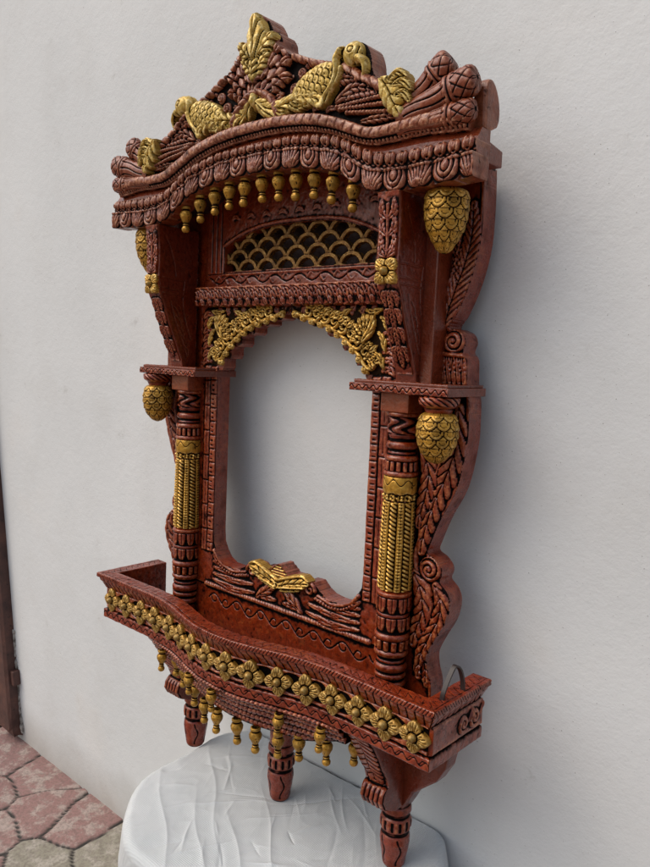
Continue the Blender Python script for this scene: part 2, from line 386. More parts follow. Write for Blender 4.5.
def spandrel(sx):
    cv = Cv(.0, .205, .735, .84, .001); cv.M[:] = 0
    h = .0065
    edge = spline([(.166, .741), (.152, .760), (.134, .777), (.114, .792), (.092, .804), (.066, .813), (.038, .820), (.012, .829)], 8)
    cv.ridge(edge, .0042, h, 1, .9)
    p = np.array(edge); L = np.r_[0, np.cumsum(np.hypot(*np.diff(p, axis=0).T))]
    for i, q in enumerate(np.linspace(.03, .97, 10)):
        x = np.interp(q * L[-1], L, p[:, 0]); z = np.interp(q * L[-1], L, p[:, 1])
        cv.boss(x - .002, z - .002, .0062, h + .004)
        cv.groove(spiral(x - .002, z - .002, .0044, .0012, 1.0, 1.2, 16), .0010, .0032)
        if i < 9: cv.ridge(spiral(x + .009, z + .009, .0095, .0030, -2.4 + (i % 2), 1.15, 22), .0036, h + .002, 1, .55); cv.leaf([(x + .004, z + .012), (x + .012, z + .020), (x + .022, z + .020)], .0068, h, nv=3, lobes=.2); cv.leaf([(x + .014, z + .010), (x + .022, z + .012), (x + .028, z + .020)], .0058, h, nv=2, lobes=.2)
    for k in range(7):
        a = .10 + k * .27; bx, bz = .168, .784
        cv.leaf([(bx + .014 * math.cos(a + 1.6), bz + .014 * math.sin(a + 1.6)), (bx + .0 - .016 * math.cos(a), bz + .022 * math.sin(a)), (bx - .034 * math.cos(a), bz + .042 * math.sin(a))], .0072, h + .004, nv=3, lobes=.05, vein=.2, tip=.35)
    for (a, b, c) in (((.195, .745), (.188, .762), (.176, .770)), ((.196, .77), (.19, .79), (.18, .80)), ((.19, .832), (.17, .828), (.155, .832)), ((.13, .833), (.115, .826), (.10, .822)), ((.09, .833), (.075, .826), (.06, .824)), ((.176, .745), (.170, .756), (.160, .764)), ((.198, .80), (.193, .815), (.183, .822))):
        cv.leaf([a, b, c], .0055, h, nv=3, lobes=.25)
    reg = cv.sdf(edge[::-1] + [(.170, .738), (.203, .740), (.203, .834), (.012, .834)])
    cv.M = np.maximum(cv.H - .0022, reg)
    cv.C += .35 * np.clip((.002 - cv.H) / .001, 0, 1)
    cv.M = np.minimum(cv.M, .203 - cv.X)
    return relief(cv, 'filigree', GOLD, af, plane_map(-.001, sx), back=-.0005, flip=sx < 0, cavk=.0011)
spandrel(1); spandrel(-1)

def bow():
    cv = Cv(-.075, .075, .35, .425, .001); h = .009
    for sx in (1, -1):
        cv.leaf([(0, .380), (sx * .028, .391), (sx * .066, .399)], .010, h, nv=5, lobes=.1, vein=.4, tip=.35, peak=.65)
        cv.leaf([(sx * .004, .374), (sx * .024, .380), (sx * .050, .384)], .005, h * .8, nv=4, lobes=.1, vein=.35)
        cv.ridge(spline([(sx * .002, .392), (sx * .03, .402), (sx * .055, .409), (sx * .068, .404)], 6), .0045, h + .002, .8, .6)
        cv.ridge(spline([(sx * .002, .380), (sx * .03, .385), (sx * .06, .391)], 6), .0025, h + .004, 1, .6)
    for s3 in (-.0035, .0035):
        cv.ridge(spline([(-.058, .398 + s3), (-.030, .389 + s3), (-.006, .383 + s3), (.012, .381 + s3)], 6), .0024, h + .002, .7, .5)
    cv.M = cv.H - .003
    relief(cv, 'bow_ornament', GOLD, af, plane_map(-.002), back=.010)
    cv = Cv(-.04, .04, .382, .424, .001); X, Z = cv.X, cv.Y
    st = .4035 + .0045 * np.floor(np.clip((.0245 - np.abs(X)) / .0062, 0, 4))
    cv.M = np.minimum(st - Z, Z - .384); cv.M = blur(cv.M, 1); cv.H = .004 - .0035 * np.clip(1 - np.abs(cv.M - .0035) / .0014, 0, 1)
    relief(cv, 'sill_crest', RED, af, plane_map(-.001), back=.027)
    cv = Cv(-.034, .034, .390, .424, .001); X, Z = cv.X, cv.Y
    for k in range(4): cv.ridge([(-.021 + k * .0052, .3985 + k * .0045), (.021 - k * .0052, .3985 + k * .0045)], .0017, .0058)
    cv.M = cv.H - .0022
    relief(cv, 'gilded_edge', GOLD, af, plane_map(-.001), back=-.001)
bow()

# ===== lattice screen above the arch
def zlat(x): return .969 - .030 * (np.abs(x) / .168) ** 2.8
def screen():
    cv = Cv(-.212, .212, .868, 1.072, .0012); X, Z = cv.X, cv.Y
    hole = np.minimum(np.minimum(zlat(X) - Z, Z - .8985), .166 - np.abs(X))
    cv.M = np.minimum(-hole, .211 - np.abs(X))
    cz = np.interp(np.abs(X), CX, CZ) + .043
    cv.M = np.minimum(cv.M, cz - Z)
    rim = np.clip(1 - np.abs(hole + .0045) / .003, 0, 1); cv.H += .002 * rim
    for x in (.176, .188, .200):
        for sx in (1, -1): cv.groove([(sx * x, .899), (sx * x, 1.03)], .0014, .002)
    vine = [(x, .884 + .0055 * math.sin(x / .0088)) for x in np.linspace(-.205, .205, 260)]
    cv.groove(vine, .0015, .0018)
    for k in range(-7, 8):
        x = k * .0277 + .005; s2 = 1 if k % 2 else -1
        cv.ridge(spline([(x, .884), (x + .006, .884 + s2 * .007), (x + .013, .884 + s2 * .002)], 5), .0028, .0016, .9, .1)
    cv.groove([(-.21, .8955), (.21, .8955)], .001, .0014)
    for k in range(9):
        x = -.15 + k * .0375
        cv.leaf([(x, .985), (x + .010, .990), (x + .02, .984)], .004, .002, nv=3)
    return relief(cv, 'screen_panel', RED, root, plane_map(.002), back=.02)
CX = np.array([0, .075, .12, .150, .168, .182, .195, .208, .22, .235, .255, .285, .33, .40])
CZ = np.array([1.026, 1.0235, 1.0165, 1.010, 1.003, .996, .988, .9815, .9765, .9735, .9715, .9712, .9735, .977])
_cs = np.array(spline(list(zip(CX, CZ)), 10)); CX, CZ = _cs[:, 0], _cs[:, 1]
def cz(x): return np.interp(np.abs(x), CX, CZ)
scr = screen()
def lattice():
    cv = Cv(-.172, .172, .893, .975, .001); X, Z = cv.X, cv.Y
    pitch, rs, r = .0455, .0172, .0243
    H = np.full(X.shape, -1.); done = np.zeros(X.shape, bool)
    for k in range(-1, 6):
        z0 = .8975 + k * rs; off = 0 if k % 2 else pitch / 2
        u = (X - off + pitch / 2) % pitch - pitch / 2; d = np.hypot(u, (Z - z0) * 1.12)
        inn = (~done) & (d < r)
        e = r - d
        ring = np.where(e < .0068, .0035 * np.sqrt(np.clip(1 - ((e - .0034) / .0036) ** 2, 0, 1)) - .0016 * np.clip(1 - np.abs(e - .0034) / .0011, 0, 1), -1)
        H = np.where(inn, ring, H); done |= inn
    hole = np.minimum(np.minimum(zlat(X) - Z, Z - .8965), .168 - np.abs(X))
    cv.H = np.maximum(H, 0); cv.M = np.where(H > -.5, .0006, -.0006)
    cv.M = blur(cv.M, 1)
    cv.M = np.minimum(cv.M, hole + .003)
    relief(cv, 'lattice', DGOLD, scr, plane_map(.010), back=.006, cavk=.0008)
lattice()
link('lattice_backing', boxes_mesh('lattice_backing', [(-.20, .20, .031, .035, .87, 1.02)], 0), DARK, root)  # added dark sheet, shade of the gap behind the holes painted as its colour

def lintel():
    cv = Cv(-.214, .214, .832, .872, .001); X, Z = cv.X, cv.Y
    p = .0215; u = ((X + 5) / p) % 1 - .5
    cv.M = np.minimum(np.minimum(Z - (.8375 + .0035 * np.abs(u) * 2), .8705 - Z), .2125 - np.abs(X))
    t = (Z - .8375) / .033
    cv.H = .006 * np.sin(PI * np.clip(t, 0, 1) * .5 + .2) * .6
    for k in range(-11, 12):
        x = k * .0198
        cv.leaf([(x - .012, .8675), (x - .002, .8625), (x + .004, .842)], .0082, .0065, nv=3, lobes=.18, vein=.4, tip=.4)
        cv.leaf([(x + .001, .868), (x + .009, .862), (x + .013, .850)], .0042, .0075, nv=2, lobes=.1, tip=.3)
    cv.ridge([(-.212, .8695), (.212, .8695)], .002, .006)
    relief(cv, 'lintel', RED, root, plane_map(-.018), back=.020, round_edge=.001)
lintel()
link('post', boxes_mesh('post', [(.262, .289, -.024, .032, .728, 1.000)]), SMOOTH, root)
link('post', boxes_mesh('post', [(-.289, -.262, -.024, .032, .728, 1.000)]), SMOOTH, root)
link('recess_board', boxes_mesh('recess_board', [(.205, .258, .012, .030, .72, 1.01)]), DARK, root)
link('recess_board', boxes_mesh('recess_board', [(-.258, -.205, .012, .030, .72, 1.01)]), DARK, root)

# ===== corbels under the roof
def flower4(rad, name='flower', npet=4, mat=None, parent=None, h=.010):
    R = rad * 1.05; cv = Cv(-R, R, -R, R, .001); X, Y = cv.X, cv.Y
    rr = np.hypot(X, Y); an = np.arctan2(Y, X)
    u = ((an + PI / 4) / (2 * PI) * npet) % 1 - .5
    env = rad * (.60 + .40 * np.clip(1 - np.abs(u) * 2, 0, 1) ** .8)
    q = np.clip(1 - (rr / env) ** 4, 0, 1)
    H = h * (.45 + .5 * (rr / rad)) * q ** .4
    H -= h * .45 * np.clip(1 - np.abs(np.abs(u) - .0) / .03, 0, 1) * (rr > rad * .34) * (rr < rad * .88)
    H -= h * .38 * np.clip(1 - np.abs(np.abs(u) - .15) / .04, 0, 1) * (rr > rad * .4) * (rr < rad * .80)
    H -= h * .30 * np.clip(1 - np.abs(np.abs(u) - .30) / .035, 0, 1) * (rr > rad * .45) * (rr < rad * .66)
    H -= h * .5 * np.clip(1 - np.abs(np.abs(u) - .5) / .07, 0, 1)
    c = np.clip(1 - (rr / (rad * .27)) ** 2, 0, 1)
    H = np.where(rr < rad * .34, h * .25, H); H = np.where(c > 0, h * .5 + h * .95 * np.sqrt(c), H)
    cv.H = H; cv.M = env * .98 - rr
    return relief(cv, name, mat or GOLD, parent, lambda x, z, hh: (x, -hh, z), back=.003)

FY = np.array([.745, .765, .785, .81, .83, .846, .86, .885, .91, .94, .972])
FV = np.array([-.034, -.043, -.052, -.063, -.070, -.076, -.083, -.086, -.085, -.086, -.090])
def corbel(sx):
    xa, xb = .2365, .270
    prof = [(.0, .730), (-.030, .731)] + [(y + .0015, z) for z, y in zip(FY, FV)] + [(.0, .972)]
    o = link('corbel', extrude_x('corbel', prof, sx * xa, sx * xb), SMOOTH, root)
    cv = Cv(-.0162, .0162, .742, .971, .001); X, Z = cv.X, cv.Y
    cv.M = np.minimum(.0165 - np.abs(X), 1)
    hw = np.interp(Z, [.742, .77, .80, .83, .855, .86, .885, .89, .93, .975], [.012, .0125, .0135, .015, .016, .016, .016, .013, .0145, .0165])
    cv.M = hw - np.abs(X)
    for z in (.955, .934, .913):
        for s2 in (1, -1): cv.leaf([(0, z - .018), (s2 * .009, z - .010), (s2 * .010, z + .006)], .0058, .0035, nv=3, lobes=.15, tip=.3)
        cv.ridge([(0, z - .02), (0, z)], .0022, .004)
    for s2 in (1, -1): cv.leaf([(0, .89), (s2 * .010, .897), (s2 * .011, .912)], .0052, .004, nv=3)
    for z in (.848, .826, .802, .778):
        cv.leaf([(0, z + .002), (0, z - .010), (0, z - .028)], .0055, .004, nv=5, lobes=.25)
        for s2 in (1, -1): cv.leaf([(s2 * .003, z + .001), (s2 * .010, z - .006), (s2 * .009, z - .020)], .0048, .0035, nv=4, lobes=.25)
    relief(cv, 'carved_face', RED, o, lambda x, z, h: (sx * (.2532) + x, np.interp(z, FY, FV) - h, z), back=.004)
    # incised lines on the outer and inner cheeks
    pf = [(.0, .732)] + [(-.029, .733)] + [(y + .002, z) for z, y in zip(FY, FV)] + [(.0, .971)]
    for side in (xa, xb):
        cv = Cv(-.094, .0, .732, .972, .0012); cv.M = cv.sdf(pf) - .001; cv.H[:] = .0004
        for z in (.858, .866, .884): cv.groove([(-.080, z), (-.030, z - .002)], .0013, .0016)
        cv.groove(spline([(-.030, .884), (-.034, .850), (-.028, .815), (-.014, .780)], 6), .0014, .0016)
        cv.groove(spline([(-.072, .955), (-.060, .930), (-.052, .905), (-.050, .888)], 6), .0014, .0016)
        cv.groove(spline([(-.060, .845), (-.050, .815), (-.034, .780), (-.022, .750)], 6), .0014, .0016)
        for k in range(5): cv.groove(spline([(-.052 + k * .006, .836 - k * .017), (-.044 + k * .006, .828 - k * .017), (-.040 + k * .005, .815 - k * .016)], 4), .0012, .0014, 1, .4)
        out = 1 if side == xb else -1
        relief(cv, 'cheek_carving', SMOOTH, o, lambda y, z, h, side=side, out=out: (sx * (side + out * (h + .0003)), y, z), back=0., flip=(sx * out < 0))
    f = flower4(.0215, parent=o, npet=4, h=.010); f.location = (sx * .2532, -.0850, .8725); f.rotation_euler = (0, PI / 4, 0)
    return o
corbel(1); corbel(-1)

# ===== side scroll boards
WO = [(.332, 1.015), (.3335, .985), (.334, .955), (.3325, .914), (.323, .870), (.306, .828), (.293, .808), (.303, .8045), (.315, .799), (.3205, .788), (.317, .775), (.324, .764), (.326, .735), (.331, .71), (.3325, .68), (.3315, .648), (.321, .592), (.2985, .545), (.284, .508), (.281, .494), (.294, .487), (.304, .477), (.3055, .467), (.303, .457), (.316, .445), (.3215, .428), (.3165, .402), (.302, .374), (.2905, .348), (.2915, .328), (.2985, .305), (.2985, .262)]
def scroll_board(sx):
    cv = Cv(.214, .336, .263, 1.013, .0012); X, Z = cv.X, cv.Y
    out = spline(WO, 5)
    poly = [(.2145, .262)] + out[::-1] + [(.2145, 1.015)]
    S = cv.sdf(poly); cv.M = S
    # background slightly sunk, rim left proud
    rim = np.clip((.0055 - S) / .0015, 0, 1); cv.H = .0032 * rim * (X > .245) - .001
    cv.groove([(p[0] - .0065, p[1]) for p in out if p[1] > .82], .0012, .0022)
    # upper long feather
    fe = spline([(.288, .812), (.297, .845), (.312, .885), (.321, .925), (.320, .965)], 8)
    cv.leaf(fe, .0170, .0060, nv=15, lobes=.15, vein=.5, tip=.3, slant=2.4)
    fe2 = spline([(.284, .806), (.284, .835), (.290, .865), (.299, .90), (.305, .945)], 8)
    cv.ridge(fe2, .003, .006, 1, .4)
    # cross hatch patch and punched dots
    for k in range(7):
        cv.groove([(.283, .865 + k * .010), (.306, .888 + k * .010)], .0011, .0024); cv.groove([(.283, .895 + k * .009), (.304, .868 + k * .009)], .0011, .0024)
    for k in range(20):
        x, z = rng.uniform(.282, .296), rng.uniform(.80, .87); cv.boss(x, z, .0016, .0018)
    # upper scroll
    cv.boss(.3035, .788, .0168, .0095, over=True)
    cv.groove(spiral(.3035, .788, .0145, .002, 2.4, -1.7), .0016, .0042)
    # block of short leaves above the shelf
    for k in range(6): cv.leaf([(.281 + k * .0075, .770), (.2815 + k * .0078, .752), (.2835 + k * .0078, .733)], .0045, .0062, nv=1, lobes=0, vein=.3, tip=.5)
    cv.ridge([(.278, .772), (.322, .770)], .004, .007)
    # lower board: two long leaves parted by a stem
    st = spline([(.292, .700), (.300, .655), (.291, .615), (.277, .575), (.268, .545), (.266, .510)], 8)
    cv.leaf(spline([(.318, .700), (.319, .655), (.307, .610), (.290, .570), (.277, .525), (.271, .495)], 8), .0170, .0095, nv=10, lobes=.25, vein=.42, tip=.4, slant=1.5)
    cv.leaf(spline([(.262, .640), (.276, .615), (.277, .590), (.270, .560), (.263, .530)], 8), .0160, .0085, nv=6, lobes=.25, vein=.42, tip=.3, slant=1.5)
    cv.ridge(st, .003, .0075, 1, .6)
    # scroll
    cv.boss(.2865, .472, .0182, .0100, over=True)
    cv.groove(spiral(.2865, .472, .0155, .002, 2.6, -1.8), .0018, .0050)
    cv.ridge(spline([(.268, .512), (.262, .49), (.266, .465), (.280, .452)], 6), .004, .0075)
    # lower pair of leaves
    cv.leaf(spline([(.298, .452), (.309, .432), (.307, .405), (.292, .375), (.281, .345), (.279, .315)], 8), .0150, .0095, nv=8, lobes=.25, vein=.42, tip=.4, slant=1.5)
    cv.leaf(spline([(.262, .462), (.276, .440), (.280, .412), (.272, .385), (.266, .36)], 8), .0175, .0090, nv=6, lobes=.25, vein=.42, tip=.4, slant=1.5)
    cv.ridge(spline([(.284, .445), (.293, .42), (.286, .39), (.275, .355), (.270, .32)], 6), .003, .0078, 1, .5)
    cv.leaf([(.287, .338), (.289, .322), (.291, .300)], .008, .005, nv=4)
    relief(cv, 'side_scroll_board', RED, root, plane_map(.008, sx), back=.030, flip=sx < 0, round_edge=.0015, cavk=.0011)
scroll_board(1); scroll_board(-1)

# ===== pinecone drops
def cone_fn(z0, L, rows, nscale, amp=.0016):
    def f(th, z):
        k = (z0 - z) / (L / rows); r = np.floor(k); fz = k - r
        u = (th / (2 * PI) * nscale + .5 * (r % 2)) % 1 - .5
        edge = fz - (1 - (2 * np.abs(u)) ** 2.2 * .55)
        s = np.where(edge < 0, fz, fz - 1 + .6)
        bump = amp * (s * 1.1)
        bump -= amp * 1.5 * np.clip(1 - np.abs(edge) / .10, 0, 1)
        bump -= amp * .8 * np.clip(1 - np.abs(np.abs(u) - .5) / .05, 0, 1) * (fz > .05) * (edge < 0)
        bump -= amp * .6 * np.clip(1 - np.abs(np.hypot(u * 1.2, (fz - .15) * .7) - .32) / .045, 0, 1) * (edge < 0)
        return bump
    return f
def shelf_cone(x, parent):
    z0, L = .695, .068
    pr = [(z0, .015), (z0 - .004, .0225), (z0 - .016, .0265), (z0 - .03, .0270), (z0 - .044, .0240), (z0 - .056, .018), (z0 - .064, .010), (z0 - L, .0015)]
    ps = [(a[0], a[1]) for a in spline(pr, 6)]
    o = lathe('cone_drop', GOLD, parent, ps, cone_fn(z0, L, 6, 9), nth=110, dz=.0008, loc=(x, -.030, 0))
    lathe('cone_neck', RED, parent, [(.7165, .021), (.714, .0262), (.709, .0268), (.705, .025), (.700, .0195), (.6945, .0170), (.690, .015)],
          lambda th, z: .0009 * np.sin(th * 14 + z * 900) * (np.abs(z - .7095) < .006), nth=80, dz=.0008, loc=(x, -.030, 0))
def roof_cone(x, parent):
    z0, L = .974, .078
    pr = [(z0, .022), (z0 - .005, .0262), (z0 - .018, .0275), (z0 - .034, .0265), (z0 - .050, .0222), (z0 - .064, .0150), (z0 - .074, .008), (z0 - L, .001)]
    lathe('cone_drop', GOLD, parent, spline(pr, 6), cone_fn(z0, L, 6, 9), nth=110, dz=.0008, loc=(x, -.047, 0))

# ===== shelves at the column heads
def shelf(sx):
    x0, x1 = .173, .335
    o = link('shelf', boxes_mesh('shelf', [(sx * x0 if sx > 0 else -x1, x1 if sx > 0 else -x0, -.052, .042, .7165, .7275), ((x0 + .004) if sx > 0 else -x1 + .004, x1 - .004 if sx > 0 else -x0 - .004, -.048, .042, .7275, .7315)], .0012), SMOOTH, root)
    a, b = (x0, x1) if sx > 0 else (-x1, -x0)
    cv = Cv(a + .001, b - .001, .7172, .7268, .0008); X, Z = cv.X, cv.Y
    p = .0125; u = (X / p) % 1; t = (Z - .722) / .0048
    wave = np.sin(2 * PI * u) * .55
    cv.H = .0006 + 0 * X - .0018 * np.clip(1 - np.abs(t - wave) / .28, 0, 1)
    cv.H += .0011 * np.clip(1 - np.hypot((u - .25) * 2.6, (t - .1) / 1.1), 0, 1) + .0011 * np.clip(1 - np.hypot((u - .75) * 2.6, (t + .1) / 1.1), 0, 1)
    relief(cv, 'wave_trim', RED, o, plane_map(-.0528), back=.002, cavk=.0005)
    cv = Cv(a + .005, b - .005, -.047, -.036, .0008); u = (cv.X / .007) % 1 - .5
    cv.H = .0002 - .0012 * np.clip(1 - np.abs(np.abs(u) * .014 - np.abs(cv.Y + .0415)) / .0011, 0, 1)
    relief(cv, 'top_trim', RED, o, lambda x, y, h: (x, y, .7319 + h), back=.001, cavk=.0005)
    shelf_cone(sx * .308, o)
    return o
shelf(1); shelf(-1)

# ===== columns
def column(sx):
    zt = .690
    base = [(.690, .0195), (.662, .0205), (.655, .017), (.625, .0185), (.602, .019), (.600, .0185), (.436, .0185), (.434, .0215), (.402, .0215), (.370, .021), (.335, .019), (.268, .020)]
    def rm(th, z):
        r = 0 * z
        for z0, hw, h in ((.6865, .0035, .0035), (.6555, .0028, .0015), (.6435, .0055, .0048), (.632, .003, .0015), (.6255, .0045, .0055), (.6035, .0045, .0052), (.4325, .0050, .0040), (.4015, .003, .0018), (.3700, .0055, .0048), (.3455, .0052, .0052), (.333, .003, .0012), (.3245, .0062, .0050), (.3120, .004, .0035), (.300, .005, .004)):
            r = r + ringp(z, z0, hw, h)
        sw = (z > .660) & (z < .682); r = r + sw * .0016 * np.sin(th * 5 + np.sin((z - .660) * 285) * 2.2)
        sl = (z > .608) & (z < .621); a = ((th * 14 / (2 * PI)) % 1) - .5
        r = r + sl * (.0052 * np.sqrt(np.clip(1 - (a / .42) ** 2, 0, 1)) - .001)
        sl = (z > .351) & (z < .3645); a = ((th * 12 / (2 * PI)) % 1) - .5
        r = r + sl * (.0058 * np.sqrt(np.clip(1 - (a / .40) ** 2, 0, 1)) - .001)
        for z0, z1 in ((.4045, .4275), (.3775, .3985)):
            sl = (z > z0) & (z < z1); a = ((th * 9 / (2 * PI)) % 1) - .5; v = (z1 - z) / (z1 - z0)
            ed = np.clip((1 - (2 * np.abs(a)) ** 3 * .8 - v) * 8, 0, 1)
            r = r + sl * (.0034 * ed * np.clip(1 - (np.abs(a) * 2) ** 6, 0, 1) - .0012 * (np.abs(a) < .04))
        return r
    o = lathe('column', RED, root, base, rm, nth=140, dz=.0008, loc=(sx * .2385, -.010, 0))
    # gold tassel sleeve
    def gm(th, z):
        cap = z > .5745 + .0028 * np.abs(np.sin(th * 3.5))
        v = np.where(cap, .0022 + .0012 * ringp(z, .588, .013, 1.) - .0012 * np.clip(1 - np.abs((z - .592) + .004 * np.cos(th * 7)) / .0012, 0, 1), 0)
        a = ((th * 12 / (2 * PI)) % 1) - .5; rope = .0042 * np.sqrt(np.clip(1 - (a / .5) ** 2, 0, 1)) - .003
        alt = (np.floor(th * 12 / (2 * PI)) % 2)
        tw = ((z / .0062) + a * .9) % 1
        rope = rope + np.where(alt > 0, .0011 * np.sin(2 * PI * tw), -.0008 * np.clip(1 - np.abs(a) / .12, 0, 1) + .0006 * np.sin(2 * PI * z / .0045) * (np.abs(a) < .25))
        knot = (z < .5745) & (z > .566)
        rope = rope + knot * .0015 * np.cos(th * 24) - .002 * (np.abs(z - .5655) < .0012)
        return np.where(cap, v, rope)
    lathe('tassel_sleeve', GOLD, o, [(.6000, .019), (.5985, .0205), (.5745, .0208), (.573, .0212), (.50, .0228), (.438, .0232), (.437, .019)], gm, nth=200, dz=.0008, loc=(0, 0, 0))
    link('capital_block', boxes_mesh('capital_block', [(-.0235, .0235, -.024, .012, .6895, .7163)], .002), RED, o)
    return o
column(1); column(-1)

# ===== cornice
def pend_profile():
    return [(0, .0045), (-.0006, .0078), (-.0042, .0080), (-.0052, .0052), (-.0068, .0048), (-.0085, .0082), (-.0125, .0100), (-.0170, .0094), (-.0220, .0070), (-.0265, .0046), (-.0288, .0042), (-.0300, .0056), (-.0313, .0040), (-.0330, .0052), (-.0365, .0067), (-.0400, .0060), (-.0425, .0035), (-.0432, .0003)]
def pend_mod(th, z):
    return -.0007 * np.clip(1 - np.abs(np.abs(np.sin(th * 1.5)) - (z + .022) * 55) / .14, 0, 1) * (z < -.009) * (z > -.024)
YC = -.086
tot = lambda x: np.interp(np.abs(x), [0, .1, .2, .4], [.043, .045, .050, .047])
ZB_X = [0, .055, .10, .14, .17, .195, .215, .235, .26, .30, .335, .40]
ZB_Z = [1.0775, 1.0755, 1.070, 1.061, 1.050, 1.040, 1.0345, 1.0325, 1.033, 1.034, 1.031, 1.028]
_b = np.array(spline(list(zip(ZB_X, ZB_Z)), 8))
zb = lambda x: np.interp(np.abs(x), _b[:, 0], _b[:, 1])
ZT_Z = [1.099, 1.097, 1.092, 1.084, 1.073, 1.063, 1.0555, 1.053, 1.0535, 1.056, 1.055, 1.052]
_t = np.array(spline(list(zip(ZB_X, ZT_Z)), 8))
zt = lambda x: np.interp(np.abs(x), _t[:, 0], _t[:, 1])
def cornice():
    # curved board that carries the mouldings
    xs = np.linspace(-.3733, .3733, 160); V = []; nx = len(xs)
    for x in xs:
        a, b = cz(x) + .001, zb(x) + .004
        V += [(x, YC + .004, a), (x, YC + .004, a + (b - a) * .80), (x, YC + .012, b), (x, -.055, b), (x, -.055, a)]
    F = []
    for i in range(nx - 1):
        for k in range(5): F.append((i * 5 + k, i * 5 + (k + 1) % 5, (i + 1) * 5 + (k + 1) % 5, (i + 1) * 5 + k))
    F += [tuple(range(4, -1, -1)), tuple((nx - 1) * 5 + k for k in range(5))]
    o = link('cornice', pyd('cornice', V, F), SMOOTH, root)
    # petals
    cv = Cv(-.3735, .3735, 0, .0275, .001); X, T = cv.X, cv.Y
    p = .0372; k = np.floor(X / p + .5); u = X / p + .5 - k - .5; v = 1 - T / .0270
    alt = (k % 2 == 0)
    e = np.sqrt((2 * u * .98) ** 2 + (v * .985) ** 4)
    H = .0075 * np.sqrt(np.clip(1 - e ** 2.5, 0, 1)) + .001
    phi = np.arctan2(2 * u, 1.35 - v)
    H1 = H - .0024 * np.clip(1 - np.abs((phi * 4.2) % 1 - .5) / .17, 0, 1) * (e < .93)
    e2 = np.sqrt((2.6 * u) ** 2 + ((v - .30) * 1.45) ** 2)
    H2 = H - .0026 * np.clip(1 - np.abs(e2 - .80) / .13, 0, 1) - .0022 * np.clip(1 - np.abs(e2 - .42) / .10, 0, 1) - .0018 * np.clip(1 - np.abs(u) / .03, 0, 1) * (e2 > .42) * (e < .9)
    H2 += .002 * np.clip(1 - e2 / .40, 0, 1)
    H = np.where(alt, H1, H2)
    fil = np.clip((e - 1) / .05, 0, 1); H = H - .001 * fil
    H = H + .0018 * (T > .0245)
    H += .0006 * blur(rng.standard_normal(H.shape), 2) * 3
    cv.H = H; cv.M = np.minimum(np.minimum(1.02 - e + (v < .55) * 1., .9) * .010 + .0015, T)
    cv.M = np.minimum(cv.M, .0272 - T)
    relief(cv, 'petal_moulding', ROOF, o, lambda x, t, h: (x, YC - h - .0 + .004 * (t / .027), cz(x) + t), back=.028, cavk=.0011)
    # upper leaf moulding
    hgt = .0235; cv = Cv(-.3735, .3735, 0, hgt, .001); X, T = cv.X, cv.Y
    p = .0186; u = (X / p) % 1 - .5; v = T / hgt
    lobe = np.clip(1 - ((2.0 * u) ** 2 + ((v - .62) / .42) ** 2), 0, 1)
    H = .0065 * np.sqrt(lobe) + .0025 * (1 - v) + .001
    H -= .0024 * np.clip(1 - np.abs(u) / .07, 0, 1) * (lobe > .1)
    H -= .0026 * np.clip(1 - np.abs(np.hypot(u * 1.7, (v - .64)) - .33) / .08, 0, 1)
    H -= .0020 * np.clip(1 - np.abs(v - .22 - .12 * np.sin(2 * PI * (u + .25))) / .09, 0, 1)
    H += .0005 * blur(rng.standard_normal(H.shape), 2) * 3
    cv.H = H; cv.M = np.minimum((1.0 - (2.1 * u) ** 2 * .30 - v) * .02 + .0008, T + .001)
    relief(cv, 'leaf_moulding', ROOF, o, lambda x, t, h: (x, YC + .003 - h, cz(x) + .0265 + t * (tot(x) - .0265) / hgt), back=.030, cavk=.0012)
    # hanging drops
    first = None
    for k in range(-5, 6):
        x = k * .0362; loc = (x, -.072, float(cz(x)) + .0015)
        if first is None: first = lathe('drop', GOLD, o, pend_profile(), pend_mod, nth=40, dz=.0007, loc=loc)
        else: d = dup(first, o, loc, rotz=k * .7); d.rotation_euler = (rng.uniform(-.06, .06), rng.uniform(-.07, .07), k * .7)
        if k > -5: d.scale = (1, 1, 1 + rng.uniform(-.05, .05))
    for s in (1, -1): roof_cone(s * .313, o)
    # roof deck behind the board and side rails
    V, F = [], []
    for i, x in enumerate(xs):
        a = cz(x) + .030; V += [(x * .89, -.058, a), (x * .89, .034, a + .004), (x * .89, .034, a + .012), (x * .89, -.058, a + .008)]
    for i in range(nx - 1):
        for k in range(4): F.append((i * 4 + k, i * 4 + (k + 1) % 4, (i + 1) * 4 + (k + 1) % 4, (i + 1) * 4 + k))
    F += [(3, 2, 1, 0), tuple((nx - 1) * 4 + k for k in range(4))]
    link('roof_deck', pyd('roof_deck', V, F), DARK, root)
    for s in (1, -1):
        me = extrude_x('roof_side_rail', [(-.056, 1.002), (-.003, 1.003), (-.003, 1.0225), (-.056, 1.031)], s * .336, s * .3620)
        link('roof_side_rail', me, SMOOTH, root)
    return o
corn = cornice()

